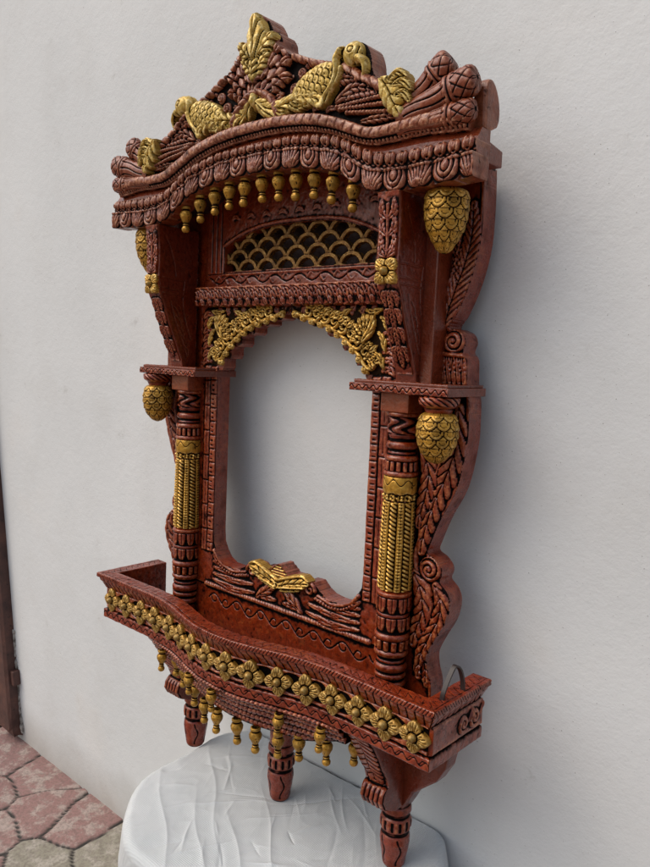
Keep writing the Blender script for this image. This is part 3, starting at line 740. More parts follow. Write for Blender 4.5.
# ===== pediment
YP = -.076
def pediment():
    cv = Cv(-.372, .372, 1.024, 1.252, .0012); X, Z = cv.X, cv.Y; AX = np.abs(X)
    half = [(0, 1.250), (.009, 1.243), (.018, 1.230), (.021, 1.221), (.032, 1.219), (.040, 1.208), (.043, 1.196), (.054, 1.190), (.064, 1.180), (.080, 1.176), (.105, 1.165), (.128, 1.157), (.150, 1.154), (.163, 1.163), (.180, 1.171), (.197, 1.163), (.205, 1.146), (.209, 1.128), (.225, 1.112), (.255, 1.104), (.285, 1.097), (.30, 1.08), (.33, 1.075), (.36, 1.066)]
    bot = [(x, float(zb(x))) for x in np.linspace(.36, 0, 60)]
    r = spline(half, 4) + bot
    full = r + [(-x, z) for x, z in r[::-1][1:-1]]
    S = cv.sdf(full); cv.M = S
    cv.H[:] = .002
    # top band
    b, t = zb(X), zt(X); v = (Z - b) / (t - b)
    band = (v >= 0) & (v <= 1)
    Hb = .014 + .006 * np.sqrt(np.clip(1 - ((v - .66) / .40) ** 2, 0, 1))
    ph = (AX / .0150 - .55 * v) % 1
    Hb -= .0020 * np.clip(1 - np.abs(ph - .5) / .10, 0, 1) * (v > .34) * (v < .94)
    ph2 = (AX / .0075 + .6 * v) % 1
    Hb -= .0010 * np.clip(1 - np.abs(ph2 - .5) / .12, 0, 1) * (v > .55) * (v < .85) * (ph > .5)
    Hb -= .004 * (v < .36) * 1.0
    u = (X / .0062) % 1 - .5; bd = np.clip(1 - (u / .42) ** 2 - ((v - .22) / .11) ** 2, 0, 1)
    Hb = np.where((v < .36) & (v > .08), .009 + .0036 * np.sqrt(bd), Hb)
    u2 = (X / .0044) % 1 - .5
    Hb = np.where(v <= .08, .0095 - .001 * (np.abs(u2) > .3), Hb)
    cv.H = np.where(band, Hb, cv.H)
    cv.C = np.where(band & (v < .34) & (bd <= 0) & (v > .08), .5, cv.C)
    # twisted rope borders, fans and foliage
    for sx in (1, -1):
        m = lambda L: [(sx * x, z) for x, z in L]
        cv.ridge(m(spline([(.046, 1.189), (.075, 1.176), (.11, 1.160), (.15, 1.143)], 6)), .0085, .014, twist=7)
        cv.ridge(m(spline([(.165, 1.140), (.20, 1.118), (.235, 1.103), (.268, 1.096)], 6)), .0092, .014, twist=6)
        cv.ridge(m(spline([(.16, 1.104), (.19, 1.100), (.22, 1.098)], 6)), .006, .010, twist=7)
        # beaded rays between rope and band
        for k, (a, c) in enumerate((((.155, 1.092), (.235, 1.092)), ((.160, 1.088), (.245, 1.082)), ((.172, 1.082), (.252, 1.070)))):
            cv.ridge(m([a, c]), .0042, .010); cv.beads(m([a, c]), .0058, .0026, .004, .009)
        cv.leaf(m(spline([(.150, 1.098), (.18, 1.112), (.215, 1.104)], 6)), .009, .010, nv=5)
        cv.leaf(m(spline([(.195, 1.066), (.225, 1.066), (.26, 1.064)], 6)), .006, .012, nv=6)
        cv.leaf(m(spline([(.135, 1.118), (.155, 1.128), (.185, 1.122)], 6)), .010, .011, nv=5)
        # rosettes beside the palmette
        for (x, z, r_) in ((.086, 1.150, .009), (.072, 1.132, .010), (.060, 1.118, .007), (.098, 1.158, .006), (.112, 1.150, .005)):
            cv.boss(sx * x, z, r_, .011); cv.groove(spiral(sx * x, z, r_ * .75, r_ * .15, .4 * x * 100, 1.6, 24), .0013, .004)
        # palmette leaves
        for (x1, z1, xm, zm, wd) in ((.066, 1.150, .044, 1.148, .0135), (.066, 1.176, .040, 1.160, .0140), (.050, 1.203, .030, 1.172, .0150), (.026, 1.218, .014, 1.18, .0125)):
            cv.leaf(spline([(sx * .010, 1.128), (sx * xm, zm), (sx * x1, z1)], 7), wd * 1.1, .017, nv=4, lobes=.42, vein=.40, tip=.3, slant=.9)
        cv.leaf(m(spline([(.022, 1.124), (.040, 1.122), (.052, 1.132)], 6)), .009, .014, nv=5)
        cv.leaf(m(spline([(.034, 1.112), (.052, 1.112), (.066, 1.118)], 6)), .008, .012, nv=5)
        # foliage under the garland
        for k in range(5):
            x = .03 + k * .026; cv.leaf(m([(x, float(zt(x)) + .002), (x + .006, float(zt(x)) + .009), (x + .018, float(zt(x)) + .006)]), .005, .008, nv=3)
    cv.leaf(spline([(0, 1.135), (0, 1.17), (0, 1.2)], 6), .013, .020, nv=5, lobes=.35, tip=.3)
    hump = spline([(-.046, 1.103), (-.037, 1.120), (-.020, 1.134), (0, 1.139), (.020, 1.134), (.037, 1.120), (.046, 1.103)], 8)
    cv.ridge(hump, .0078, .021, twist=9, tw=.18)
    cv.ridge([(-.008, 1.2), (0, 1.243)], .012, .010); cv.ridge([(.03, 1.205), (.03, 1.205001)], .010, .010); cv.ridge([(-.03, 1.205), (-.03, 1.205001)], .010, .010)
    cv.H += .0005 * blur(rng.standard_normal(cv.H.shape), 2) * 3
    cv.C += .75 * np.clip((.0035 - cv.H) / .001, 0, 1)
    o = relief(cv, 'pediment', ROOF, root, plane_map(YP), back=.030, round_edge=.0015, cavk=.0016, cavr=2)
    return o
ped = pediment()
def parrot(sx):
    cv = Cv(.055, .215, 1.085, 1.185, .001); X, Z = cv.X, cv.Y
    cx, cz_, a = .115, 1.128, .28
    ca, sa = math.cos(a), math.sin(a)
    lx, lz = (X - cx) * ca + (Z - cz_) * sa, -(X - cx) * sa + (Z - cz_) * ca
    # wing and back with feather scales, tapering towards the tail
    rz = .0205 * np.interp(lx, [-.05, -.03, 0, .03, .05], [.75, .95, 1.05, 1.05, .9])
    q = np.clip(1 - (np.abs(lx) / .042) ** 2.4 - (np.abs(lz) / rz) ** 2.4, 0, 1); H = np.where(q > 0, .008 * q ** .6 + .008, 0)
    p, rs = .0125, .0085; done = np.zeros(X.shape, bool); G = np.zeros(X.shape)
    for k in range(-8, 9):
        x0 = k * rs; off = 0 if k % 2 else p / 2
        w = (lz - off + p / 2) % p - p / 2; d = np.hypot(w, lx - x0 ); inn = (~done) & (d < p * .62)
        e = p * .62 - d; G = np.where(inn, .0046 * np.clip(1 - e / .0019, 0, 1) + .0020 * np.clip(1 - d / .0018, 0, 1) - .0016, G); done |= inn
    H = np.where(q > .03, H - G, H); cv.H = H
    # breast band, neck, head
    cv.ridge(spline([(.128, 1.098), (.136, 1.108), (.150, 1.122), (.156, 1.138), (.156, 1.152), (.163, 1.160)], 8), .0072, .018, .55, 1)
    cv.ridge(spline([(.137, 1.100), (.146, 1.112), (.158, 1.126), (.163, 1.140)], 8), .0040, .015, .5, .9)
    cv.boss(.180, 1.154, .0170, .016, over=True)
    bk0 = spline([(.190, 1.146), (.197, 1.143), (.2015, 1.135), (.201, 1.126), (.196, 1.119)], 5)
    cv.ridge(bk0, .0070, .0165, 1, .15)
    cv.groove(spline([(.183, 1.139), (.1885, 1.144), (.1915, 1.152), (.192, 1.160)], 5), .0013, .005)
    cv.groove(spiral(.1815, 1.1575, .0042, .0040, 0, 1., 18), .0012, .004); cv.boss(.1815, 1.1575, .0018, .0165)
    cv.groove(spline([(.168, 1.143), (.165, 1.152), (.168, 1.162)], 5), .0012, .004)
    cv.groove([(.156, 1.105), (.146, 1.115)], .001, .002)
    # beak (left dark)
    bk = bk0
    w = cv.win(bk, .008); D, T, S_ = cv.dist(bk, w); cv.C[w] += np.where(D < .0072, 1.4, 0) * (cv.X[w] > .1925) * (1. if sx < 0 else .0)
    # claw strip
    cv.M = np.minimum(cv.H - .0045, 1)
    relief(cv, 'parrot', PGOLD, ped, plane_map(YP - .003, sx), back=.004, flip=sx < 0, cavk=.0013)
parrot(1); parrot(-1)
def garland():
    cv = Cv(-.14, .14, 1.085, 1.155, .001)
    for sx in (1, -1):
        m = lambda L: [(sx * x, z) for x, z in L]
        c = spline([(0, 1.128), (.012, 1.121), (.026, 1.112), (.048, 1.108), (.075, 1.112), (.10, 1.113), (.122, 1.108), (.128, 1.103)], 8)
        cv.leaf(m(c), .0135, .016, nv=9, lobes=.38, vein=.42, tip=.75, peak=.3, slant=1.5)
        cv.ridge(m(spline([(0, 1.134), (.014, 1.118), (.030, 1.106)], 6)), .0055, .021, 1, .5)
        cv.groove(m(spline([(.004, 1.126), (.018, 1.112), (.032, 1.103)], 6)), .0012, .004)
        cv.leaf(m([(.070, 1.112), (.085, 1.102), (.105, 1.104)]), .006, .015, nv=4)
        cv.leaf(m([(.040, 1.110), (.055, 1.101), (.07, 1.102)]), .006, .015, nv=4)
    cv.boss(0, 1.128, .009, .022, ry=.013)
    cv.M = cv.H - .0055
    relief(cv, 'garland', PGOLD, ped, plane_map(YP - .004), back=.002, cavk=.0013)
garland()
def crest_leaf():
    cv = Cv(-.05, .045, 1.14, 1.252, .001)
    for sx in (1, -1):
        cv.leaf(spline([(0, 1.165), (sx * .014, 1.190), (sx * .036, 1.214)], 7), .0155, .015, nv=5, lobes=.3, vein=.4, tip=.25)
        cv.leaf(spline([(0, 1.160), (sx * .010, 1.172), (sx * .028, 1.190)], 7), .011, .014, nv=4, lobes=.3, vein=.4, tip=.25)
    cv.leaf(spline([(0, 1.152), (0, 1.18), (0, 1.21)], 6), .010, .018, nv=6, lobes=.25)
    cv.leaf(spline([(0, 1.180), (0, 1.215), (0, 1.249)], 6), .0185, .018, nv=2, lobes=.0, vein=.35, tip=.05, peak=.45, slant=1.6)
    cv.M = cv.H - .005
    relief(cv, 'crest_leaf', PGOLD, ped, plane_map(YP - .008), back=.004, cavk=.0013)
crest_leaf()
def sprig(sx):
    cv = Cv(.225, .295, 1.052, 1.118, .001)
    m = [(.240, 1.108), (.256, 1.092), (.268, 1.066)]
    cv.leaf(spline([(.236, 1.110), (.250, 1.094), (.258, 1.078), (.270, 1.058)], 7), .0165, .013, nv=4, lobes=.5, vein=.42, tip=.3, slant=1.1)
    for (a, b, c, w_) in (((.250, 1.104), (.264, 1.110), (.276, 1.102), .0062), ((.258, 1.096), (.272, 1.098), (.283, 1.088), .0062), ((.262, 1.084), (.274, 1.084), (.282, 1.074), .0058)):
        cv.leaf([a, b, c], w_, .014, nv=1, lobes=.0, vein=.40, tip=.5)
    cv.M = cv.H - .005
    relief(cv, 'leaf_sprig', PGOLD, ped, plane_map(YP - .012, sx), back=.008, flip=sx < 0, cavk=.0013)
sprig(1); sprig(-1)
def finger(p0, p1, r, y, sx, tip=.34, flat=.8):
    """carved bud-like cylinder lying on the roof line"""
    p0 = np.array(p0); p1 = np.array(p1); L = float(np.hypot(*(p1 - p0)))
    def rm(th, z):
        t = z / L; v = 0 * z
        a = ((th * 12 / (2 * PI)) % 1) - .5
        v = np.where((t < 1 - tip) & (t > .1), -.0036 * np.clip(1 - np.abs(((th * 9 / (2 * PI) + .25 * np.sin(t * 9)) % 1) - .5) / (.14), 0, 1), v)
        g1 = np.abs(((th * 7 / (2 * PI) + z / .018) % 1) - .5); g2 = np.abs(((th * 7 / (2 * PI) - z / .018) % 1) - .5)
        v = np.where((t > 1 - tip + .08) , -.0018 * np.maximum(np.clip(1 - g1 / .12, 0, 1), np.clip(1 - g2 / .12, 0, 1)) + .0010, v)
        v = v + ringp(t, 1 - tip, .03, .002) + ringp(t, 1 - tip + .07, .025, .0018)
        return v
    pr = [(0, r * .70), (L * .3, r * .78), (L * .55, r * .86), (L * .72, r * .95), (L * .90, r * .95), (L * .965, r * .84), (L * .99, r * .60), (L, .0005)]
    o = lathe('bud_finial', ROOF, ped, spline(pr, 5), rm, nth=90, dz=.0009, cavk=.0011, y_scale=flat)
    ang = math.atan2(sx * (p1[0] - p0[0]), p1[1] - p0[1])
    o.location = (sx * p0[0], y, p0[1]); o.rotation_euler = (0, ang, 0)
    return o
for sx in (1, -1):
    finger((.262, 1.066), (.330, 1.117), .0180, YP - .004, sx)
    finger((.262, 1.058), (.370, 1.086), .0185, YP - .010, sx)
    finger((.262, 1.047), (.370, 1.051), .0138, YP - .010, sx)
    me = extrude_x('end_lobe', [(-.068, 1.034)] + [(-.053 + .017 * math.sin(a) - .006 * math.cos(a), 1.064 + .027 * math.cos(a)) for a in np.linspace(-1.2, 2.7, 16)] + [(-.056, 1.032)], sx * .356, sx * .3735, .004)
    link('end_lobe', me, ROOF, ped)

# ===== balcony
YRX = [0, .05, .10, .14, .18, .24, .30, .40]; YRY = [-.1470, -.1425, -.1295, -.1185, -.1115, -.109, -.1095, -.110]
_y = np.array(spline(list(zip(YRX, YRY)), 8))
yr = lambda x: np.interp(np.abs(x), _y[:, 0], _y[:, 1])
PATH = [(.0295, .262), (.0295, .3345), (.0285, .336), (.0008, .3362), (0, .3352), (0, .3290), (.0008, .3275), (.004, .3265), (.0050, .3225), (.0085, .3180), (.0135, .3085), (.016, .3070), (.016, .2690), (.0148, .2680), (.0105, .2665), (.0100, .2655), (.0100, .2512), (.0112, .2502), (.040, .2502)]
_P = np.array(PATH); _L = np.r_[0, np.cumsum(np.hypot(*np.diff(_P, axis=0).T))]
def prof(s_):
    y = np.interp(s_, _L, _P[:, 0]); z = np.interp(s_, _L, _P[:, 1]); e = .0012
    dy = np.interp(s_ + e, _L, _P[:, 0]) - np.interp(s_ - e, _L, _P[:, 0]); dz = np.interp(s_ + e, _L, _P[:, 1]) - np.interp(s_ - e, _L, _P[:, 1])
    l = np.hypot(dy, dz) + 1e-9
    return y, z, -(-dz) / l * -1 * -1 if False else -dz * -1 / l * 1, dy * -1 / l
def pr2(s_):
    y, z, _, _ = prof(s_); e = .0012
    dy = np.interp(s_ + e, _L, _P[:, 0]) - np.interp(s_ - e, _L, _P[:, 0]); dz = np.interp(s_ + e, _L, _P[:, 1]) - np.interp(s_ - e, _L, _P[:, 1])
    l = np.hypot(dy, dz) + 1e-9
    return y, z, dz / l, -dy / l      # outward normal (path runs inside-up, over the rail, down the front)
def sat(a): # arc position of a path vertex
    return _L[a]
def band_carve(cv, front=True):
    X, S = cv.X, cv.Y; AX = np.abs(X)
    # rail top: chevrons
    a, b = _L[2], _L[3]; t = (S - a) / (b - a); z = (t > 0) & (t < 1)
    ph = (AX / .013) % 1 - .5
    cv.H -= z * .0010 * np.clip(1 - np.abs(t - .25 - np.abs(ph) * .9) / .05, 0, 1)
    cv.H -= z * .0010 * np.clip(1 - np.abs(t - .80) / .035, 0, 1)
    # rail edge: rope
    a, b = _L[4], _L[5]; t = (S - a) / (b - a); z = (t > -.1) & (t < 1.1); ph = (AX / .0055 + t * .8) % 1
    cv.H += z * (.0004 - .0013 * np.clip(1 - np.abs(ph - .5) / .2, 0, 1))
    # leaf run under the rail
    a, b = _L[7], _L[11]; t = (S - a) / (b - a); z = (t > 0) & (t < 1); ph = (AX / .0135 - t * .55) % 1
    cv.H += z * (.0012 * np.sqrt(np.clip(1 - (2 * ph - 1) ** 2, 0, 1)) - .0016 * np.clip(1 - np.abs(ph - .02) / .12, 0, 1))
    # lower moulding: running vine
    if not front: return
    a, b = _L[15], _L[16]; t = (S - a) / (b - a); z = (t > .02) & (t < .98); ph = (AX / .0190) % 1
    w = np.abs(t - .5 - .26 * np.sin(2 * PI * ph))
    cv.H -= z * .0017 * np.clip(1 - w / .08, 0, 1)
    w = np.abs(t - .5 - .26 * np.sin(2 * PI * ph + 1.4)); cv.H -= z * .0012 * np.clip(1 - w / .07, 0, 1) * (np.abs(ph - .4) < .25)
    cv.H += .0004 * blur(rng.standard_normal(cv.H.shape), 2) * 3
def balcony():
    cv = Cv(-.380, .380, 0, _L[-1], .0012); X, S = cv.X, cv.Y
    band_carve(cv)
    a, b = _L[11], _L[12]; t = (S - a) / (b - a); z = (t > 0) & (t < 1)
    cv.C += z * .55
    lk = np.abs(((X / .0459) + .5) % 1 - .5) * .0459
    # red leaf points rising between the flowers
    ph = (X / .0466) % 1 - .5
    edge_t = .10 + .22 * np.abs(np.cos(PI * (ph))) ** 3
    cv.H += z * .0035 * np.clip((edge_t - t) / .05, 0, 1); cv.C -= z * .7 * np.clip((edge_t - t) / .05, 0, 1)
    edge_b = .86 - .16 * np.abs(np.cos(PI * ph)) ** 3
    cv.H += z * .0035 * np.clip((t - edge_b) / .05, 0, 1); cv.C -= z * .7 * np.clip((t - edge_b) / .05, 0, 1)
    def fm(x, s_, h):
        y, zz, ny, nz = pr2(s_); k = (.380 - y) / .380
        # outward for the front board is -Y, so the inner face points +Y
        return x * k, yr(x) + y - ny * h * np.where(s_ < _L[1], -1, 1) * -1 * -1, zz + nz * h
    def fm2(x, s_, h):
        y, zz, ny, nz = pr2(s_); k = (.380 - y) / .380
        return x * k, yr(x) + y + ny * h, zz + nz * h
    o = relief(cv, 'balcony_front', RED, root, fm2, back=0., flip=True)
    # flowers
    f0 = None
    for k in range(-8, 8):
        x = (k + .5) * .0466 * .985; e = .002
        ang = math.atan2(float(yr(x + e) - yr(x - e)), 2 * e)
        loc = (x, float(yr(x)) + .013, .2885)
        if f0 is None: f0 = flower4(.0236, parent=o, npet=4, h=.0100, mat=FGOLD); f0.location = loc; f0.rotation_euler = (0, 0, ang)
        else:
            f = dup(f0, o, loc, ang); f.rotation_euler = (rng.uniform(-.08, .08), rng.uniform(-.16, .16), ang); q_ = rng.uniform(.95, 1.06); f.scale = (q_ * 1.06, q_, q_)
    for sx in (1, -1):
        cv = Cv(-.110, .028, 0, _L[-1], .0012); Y, S = cv.X, cv.Y
        y_, z_, _, _ = pr2(S)
        cv.M = np.minimum(Y + .110 - y_ * 1.0, .028 - Y)
        cv.X = cv.X + 0.0
        band_carve(cv, False)
        a, b = _L[11], _L[12]; t = (S - a) / (b - a); z = (t > 0) & (t < 1)
        cv.H += z * .0055; cv.C -= z * 0
        for (c, r) in (((-.022, .5), .012), ((.006, .5), .013)):
            s0 = a + (b - a) * c[1]
            cv.ridge(spiral(c[0], s0, r, .002, 1.0, 1.5), .003, .0035, mode='add'); cv.ridge(spline([(c[0] + r, s0), (c[0] + r + .008, s0 - .010), (c[0] + .022, s0 - .013)], 5), .003, .003, mode='add')
        def sm(yv, s_, h, sx=sx):
            y, zz, ny, nz = pr2(s_)
            return sx * (.380 - y - ny * h), yv, zz + nz * h
        relief(cv, 'balcony_side', RED if sx > 0 else RED, root, sm, back=0., flip=(sx > 0))
        # closed back end of the side rail
        pl = [(sx * (.380 - y), .0275, z) for y, z in PATH]
        link('rail_end', pyd('rail_end', pl, [tuple(range(len(pl)))]), SMOOTH, root)
    # floor follows the bulge
    xs = np.linspace(-.352, .352, 60); V, F = [], []
    for x in xs: V += [(x, float(yr(x)) + .028, .262), (x, .030, .262), (x, .030, .2515), (x, float(yr(x)) + .028, .2515)]
    for i in range(59):
        for k in range(4): F.append((i * 4 + k, i * 4 + (k + 1) % 4, (i + 1) * 4 + (k + 1) % 4, (i + 1) * 4 + k))
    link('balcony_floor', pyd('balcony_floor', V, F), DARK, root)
    return o
balc = balcony()

# ===== stepped mouldings under the balcony
TIERS = [(.2495, .2400, .014, .2175), (.2400, .2300, .022, .2172), (.2300, .2180, .029, .2168), (.2180, .2050, .036, .200), (.2050, .1920, .043, .165)]
def under():
    o = None
    for (z1, z0, ins, xe) in TIERS:
        cv = Cv(-xe, xe, 0, z1 - z0 + .030, .0011); X, S = cv.X, cv.Y; h_ = z1 - z0
        t = S / h_
        v = np.clip(t, 0, 1)
        cv.H = .003 * np.sin(PI * v) * (t < 1)
        u = (X / .0078) % 1 - .5; bd = np.clip(1 - (u / .42) ** 2 - ((t - .34) / .26) ** 2, 0, 1)
        cv.H += .0028 * np.sqrt(bd)
        ph = (np.abs(X) / .009 + t) % 1; cv.H -= .0014 * np.clip(1 - np.abs(ph - .5) / .2, 0, 1) * (t > .68) * (t < 1)
        cv.C += .15
        def tm(x, s_, h, z1=z1, h_=h_, ins=ins, xe=xe):
            end = np.clip((np.abs(x) / xe - .80) / .20, 0, 1) ** 2 * (.030 if xe < .205 else .004)
            y0 = yr(x) + ins + end
            dn = np.minimum(s_, h_); bk = np.clip(s_ - h_, 0, 1)
            front = (s_ <= h_)
            return x, y0 - np.where(front, h, 0) + bk * 1.0, z1 - dn - np.where(front, 0, h * 0)
        r = relief(cv, 'under_moulding', RED, root, tm, back=0., flip=True)
        o = o or r
    return o
und = under()
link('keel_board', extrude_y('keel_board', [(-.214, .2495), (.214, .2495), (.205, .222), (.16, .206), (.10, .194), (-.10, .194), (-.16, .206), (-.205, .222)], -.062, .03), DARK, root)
d0 = None
def drop(x, y, z, s=.92):
    global d0
    if d0 is None: d0 = lathe('drop', GOLD, und, pend_profile(), pend_mod, nth=40, dz=.0007, loc=(x, y, z)); o = d0
    else: o = dup(d0, und, (x, y, z), rotz=x * 30)
    o.scale = (s, s, s); o.rotation_euler = (rng.uniform(-.08, .08), rng.uniform(-.08, .08), x * 30)
for x, z, i_ in ((-.205, .205, .055), (-.165, .200, .045), (-.118, .190, .040), (-.072, .182, .038), (-.030, .182, .038), (.014, .182, .038), (.055, .182, .038), (.094, .184, .038), (.126, .190, .040), (.168, .196, .046), (.212, .205, .055)):
    drop(x, float(yr(x)) + i_ + .006 + rng.uniform(-.002, .002), z + .0085, 1. + rng.uniform(-.04, .04))
for x in (-.185, -.08, -.01, .118, .188):
    drop(x, float(yr(x)) + (.012 if abs(x) < .2 else .030), .2400, .88)
# ===== lower brackets, apron and legs
BZ = np.array([.108, .118, .130, .142, .152, .165, .182, .205, .226, .2485]); BY = np.array([-.014, -.030, -.037, -.034, -.026, -.031, -.043, -.055, -.068, -.088])
def bracket(sx):
    xa, xb = .2165, .2590
    prof_ = [(.030, .104), (-.004, .105)] + [(y + .0015, z) for z, y in zip(BZ, BY)] + [(.030, .2485)]
    o = link('bracket', extrude_x('bracket', prof_, sx * xa, sx * xb), SMOOTH, root)
    cv = Cv(-.0205, .0205, .108, .247, .001); X, Z = cv.X, cv.Y; cv.M = np.minimum(.0208 - np.abs(X), 1.)
    cv.leaf(spline([(0, .245), (0, .21), (0, .158)], 8), .020, .005, nv=9, lobes=.15, vein=.5, tip=.7)
    for k in range(5): cv.ridge([(-.016 + k * .008, .147), (-.016 + k * .008, .115)], .0042, .0045)
    cv.groove([(-.02, .150), (.02, .150)], .002, .003)
    relief(cv, 'carved_face', RED, o, lambda x, z, h: (sx * .2378 + x, np.interp(z, BZ, BY) - h, z), back=.004)
    pol = [(.214, .248), (.332, .248), (.333, .220), (.327, .190), (.313, .165), (.292, .147), (.276, .132), (.266, .112), (.258, .098), (.214, .098)]
    link('apron', extrude_y('apron', [(sx * x, z) for x, z in pol], .012, .040, .003), SMOOTH, root)
    return o
bracket(1); bracket(-1)
def leg(x, y, top):
    pr = [(top, .0205), (.100, .0205), (.097, .0225), (.090, .0232), (.086, .0205), (.082, .0195), (.078, .0225), (.070, .0235), (.062, .0228), (.058, .0205), (.054, .0202), (.050, .0222), (.040, .0228), (.028, .0212), (.014, .0188), (.004, .0172), (0, .0150)]
    def rm(th, z):
        v = -.0012 * np.clip(1 - np.abs(((th * 5 / (2 * PI) + .12 * np.sin(z * 160)) % 1) - .5) / .09, 0, 1) * (z < .05) * (z > .006)
        v = v + .0010 * np.sin(th * 12) * ((z > .061) & (z < .077))
        return v
    return lathe('leg', RED, root, pr, rm, nth=90, dz=.0009, loc=(x, y, 0))
leg(.2400, .024, .112); leg(-.2400, .024, .112); leg(0, .018, .21)

# ===== small carrying loop of black strap on the right rail
def loop():
    c = spline([(.366, -.0725, .336), (.3665, -.071, .346), (.367, -.061, .362), (.3675, -.052, .3725), (.368, -.046, .3735), (.3685, -.037, .366), (.369, -.030, .350), (.3695, -.0285, .336)], 6)
    V, F = [], []
    for i, p in enumerate(c):
        a = np.array(c[min(i + 1, len(c) - 1)]) - np.array(c[max(i - 1, 0)]); a /= np.linalg.norm(a)
        n_ = np.array([0, -a[2], a[1]]); x_ = np.array([1., 0, 0]); w, t = .0030, .0013
        for sx_, st in ((-1, -1), (1, -1), (1, 1), (-1, 1)): V.append(tuple(np.array(p) + x_ * w * sx_ + n_ * t * st))
    for i in range(len(c) - 1):
        for k in range(4): F.append((i * 4 + k, i * 4 + (k + 1) % 4, (i + 1) * 4 + (k + 1) % 4, (i + 1) * 4 + k))
    m, nt, b = nodes('black_strap'); b.inputs['Base Color'].default_value = (.016, .007, .006, 1); b.inputs['Roughness'].default_value = .5
    o = link('hanging_loop', pyd('hanging_loop', V, F), m, root)
loop()

# ---------------------------------------------------------------- setting
def wall():
    m, nt, b = nodes('painted_plaster')
    tc = N(nt, 'ShaderNodeTexCoord').outputs['Object']
    n1 = noise_(nt, tc, 1.6, 5, .6); n2 = noise_(nt, tc, 60, 6, .6); n3 = noise_(nt, tc, 7, 5, .6); n4 = noise_(nt, tc, 260, 3)
    c = ramp(nt, n1, [(.3, (.585, .60, .605)), (.55, (.645, .66, .665)), (.75, (.69, .70, .705))])
    c = mix(nt, math_(nt, 'MULTIPLY', ramp(nt, n3, [(.5, (0, 0, 0)), (.72, (1, 1, 1))]), .22), c, (.50, .49, .465))
    c = mix(nt, ramp(nt, n4, [(.70, (0, 0, 0)), (.72, (1, 1, 1))]), c, (.25, .25, .24))
    n7 = noise_(nt, tc, 14, 6, .75)
    c = mix(nt, math_(nt, 'MULTIPLY', ramp(nt, n7, [(.63, (0, 0, 0)), (.70, (1, 1, 1))]), .55), c, (.45, .45, .44))
    c = mix(nt, math_(nt, 'MULTIPLY', ramp(nt, noise_(nt, tc, 3.2, 3), [(.58, (0, 0, 0)), (.72, (1, 1, 1))]), .22), c, (.64, .60, .55))
    # dirt rising from the ground
    sep = N(nt, 'ShaderNodeSeparateXYZ'); nt.links.new(tc, sep.inputs[0])
    z = math_(nt, 'ADD', sep.outputs[2], math_(nt, 'MULTIPLY', n3, .16))
    c = mix(nt, math_(nt, 'MULTIPLY', ramp(nt, z, [(.07, (1, 1, 1)), (.22, (0, 0, 0))]), .65), c, (.30, .27, .23))
    nt.links.new(c, b.inputs['Base Color']); b.inputs['Roughness'].default_value = .75
    bp = N(nt, 'ShaderNodeBump'); bp.inputs['Strength'].default_value = .32; bp.inputs['Distance'].default_value = .004
    h = math_(nt, 'ADD', math_(nt, 'MULTIPLY', n2, .6), math_(nt, 'MULTIPLY', n3, 1.2)); h = math_(nt, 'ADD', h, math_(nt, 'MULTIPLY', n4, .25))
    nt.links.new(h, bp.inputs['Height']); nt.links.new(bp.outputs[0], b.inputs['Normal'])
    # gently uneven face
    xs = np.arange(-3.2, 3.4, .03); zs = np.arange(-.02, 3.2, .03); XX, ZZ = np.meshgrid(xs, zs)
    rn = blur(rng.standard_normal(XX.shape), 6); YY = rn / np.abs(rn).max() * .004
    n_ = XX.size; I = np.arange(n_).reshape(XX.shape)
    V = np.stack([XX, YY, ZZ], 2).reshape(-1, 3)
    F = np.stack([I[:-1, :-1], I[:-1, 1:], I[1:, 1:], I[1:, :-1]], 2).reshape(-1, 4)
    k = len(V); V = np.concatenate([V, [[-3.2, .2, -.02], [3.38, .2, -.02], [3.38, .2, 3.2], [-3.2, .2, 3.2]]])
    F = np.concatenate([F, [[k, k + 3, k + 2, k + 1], [I[-1, 0], I[-1, -1], k + 2, k + 3], [I[0, 0], I[-1, 0], k + 3, k], [I[0, -1], k + 1, k + 2, I[-1, -1]]]])
    o = link('wall', mesh_np('wall', V, F), m)
    tag(o, 'pale grey painted plaster wall behind the carved window frame', 'wall')
wall()

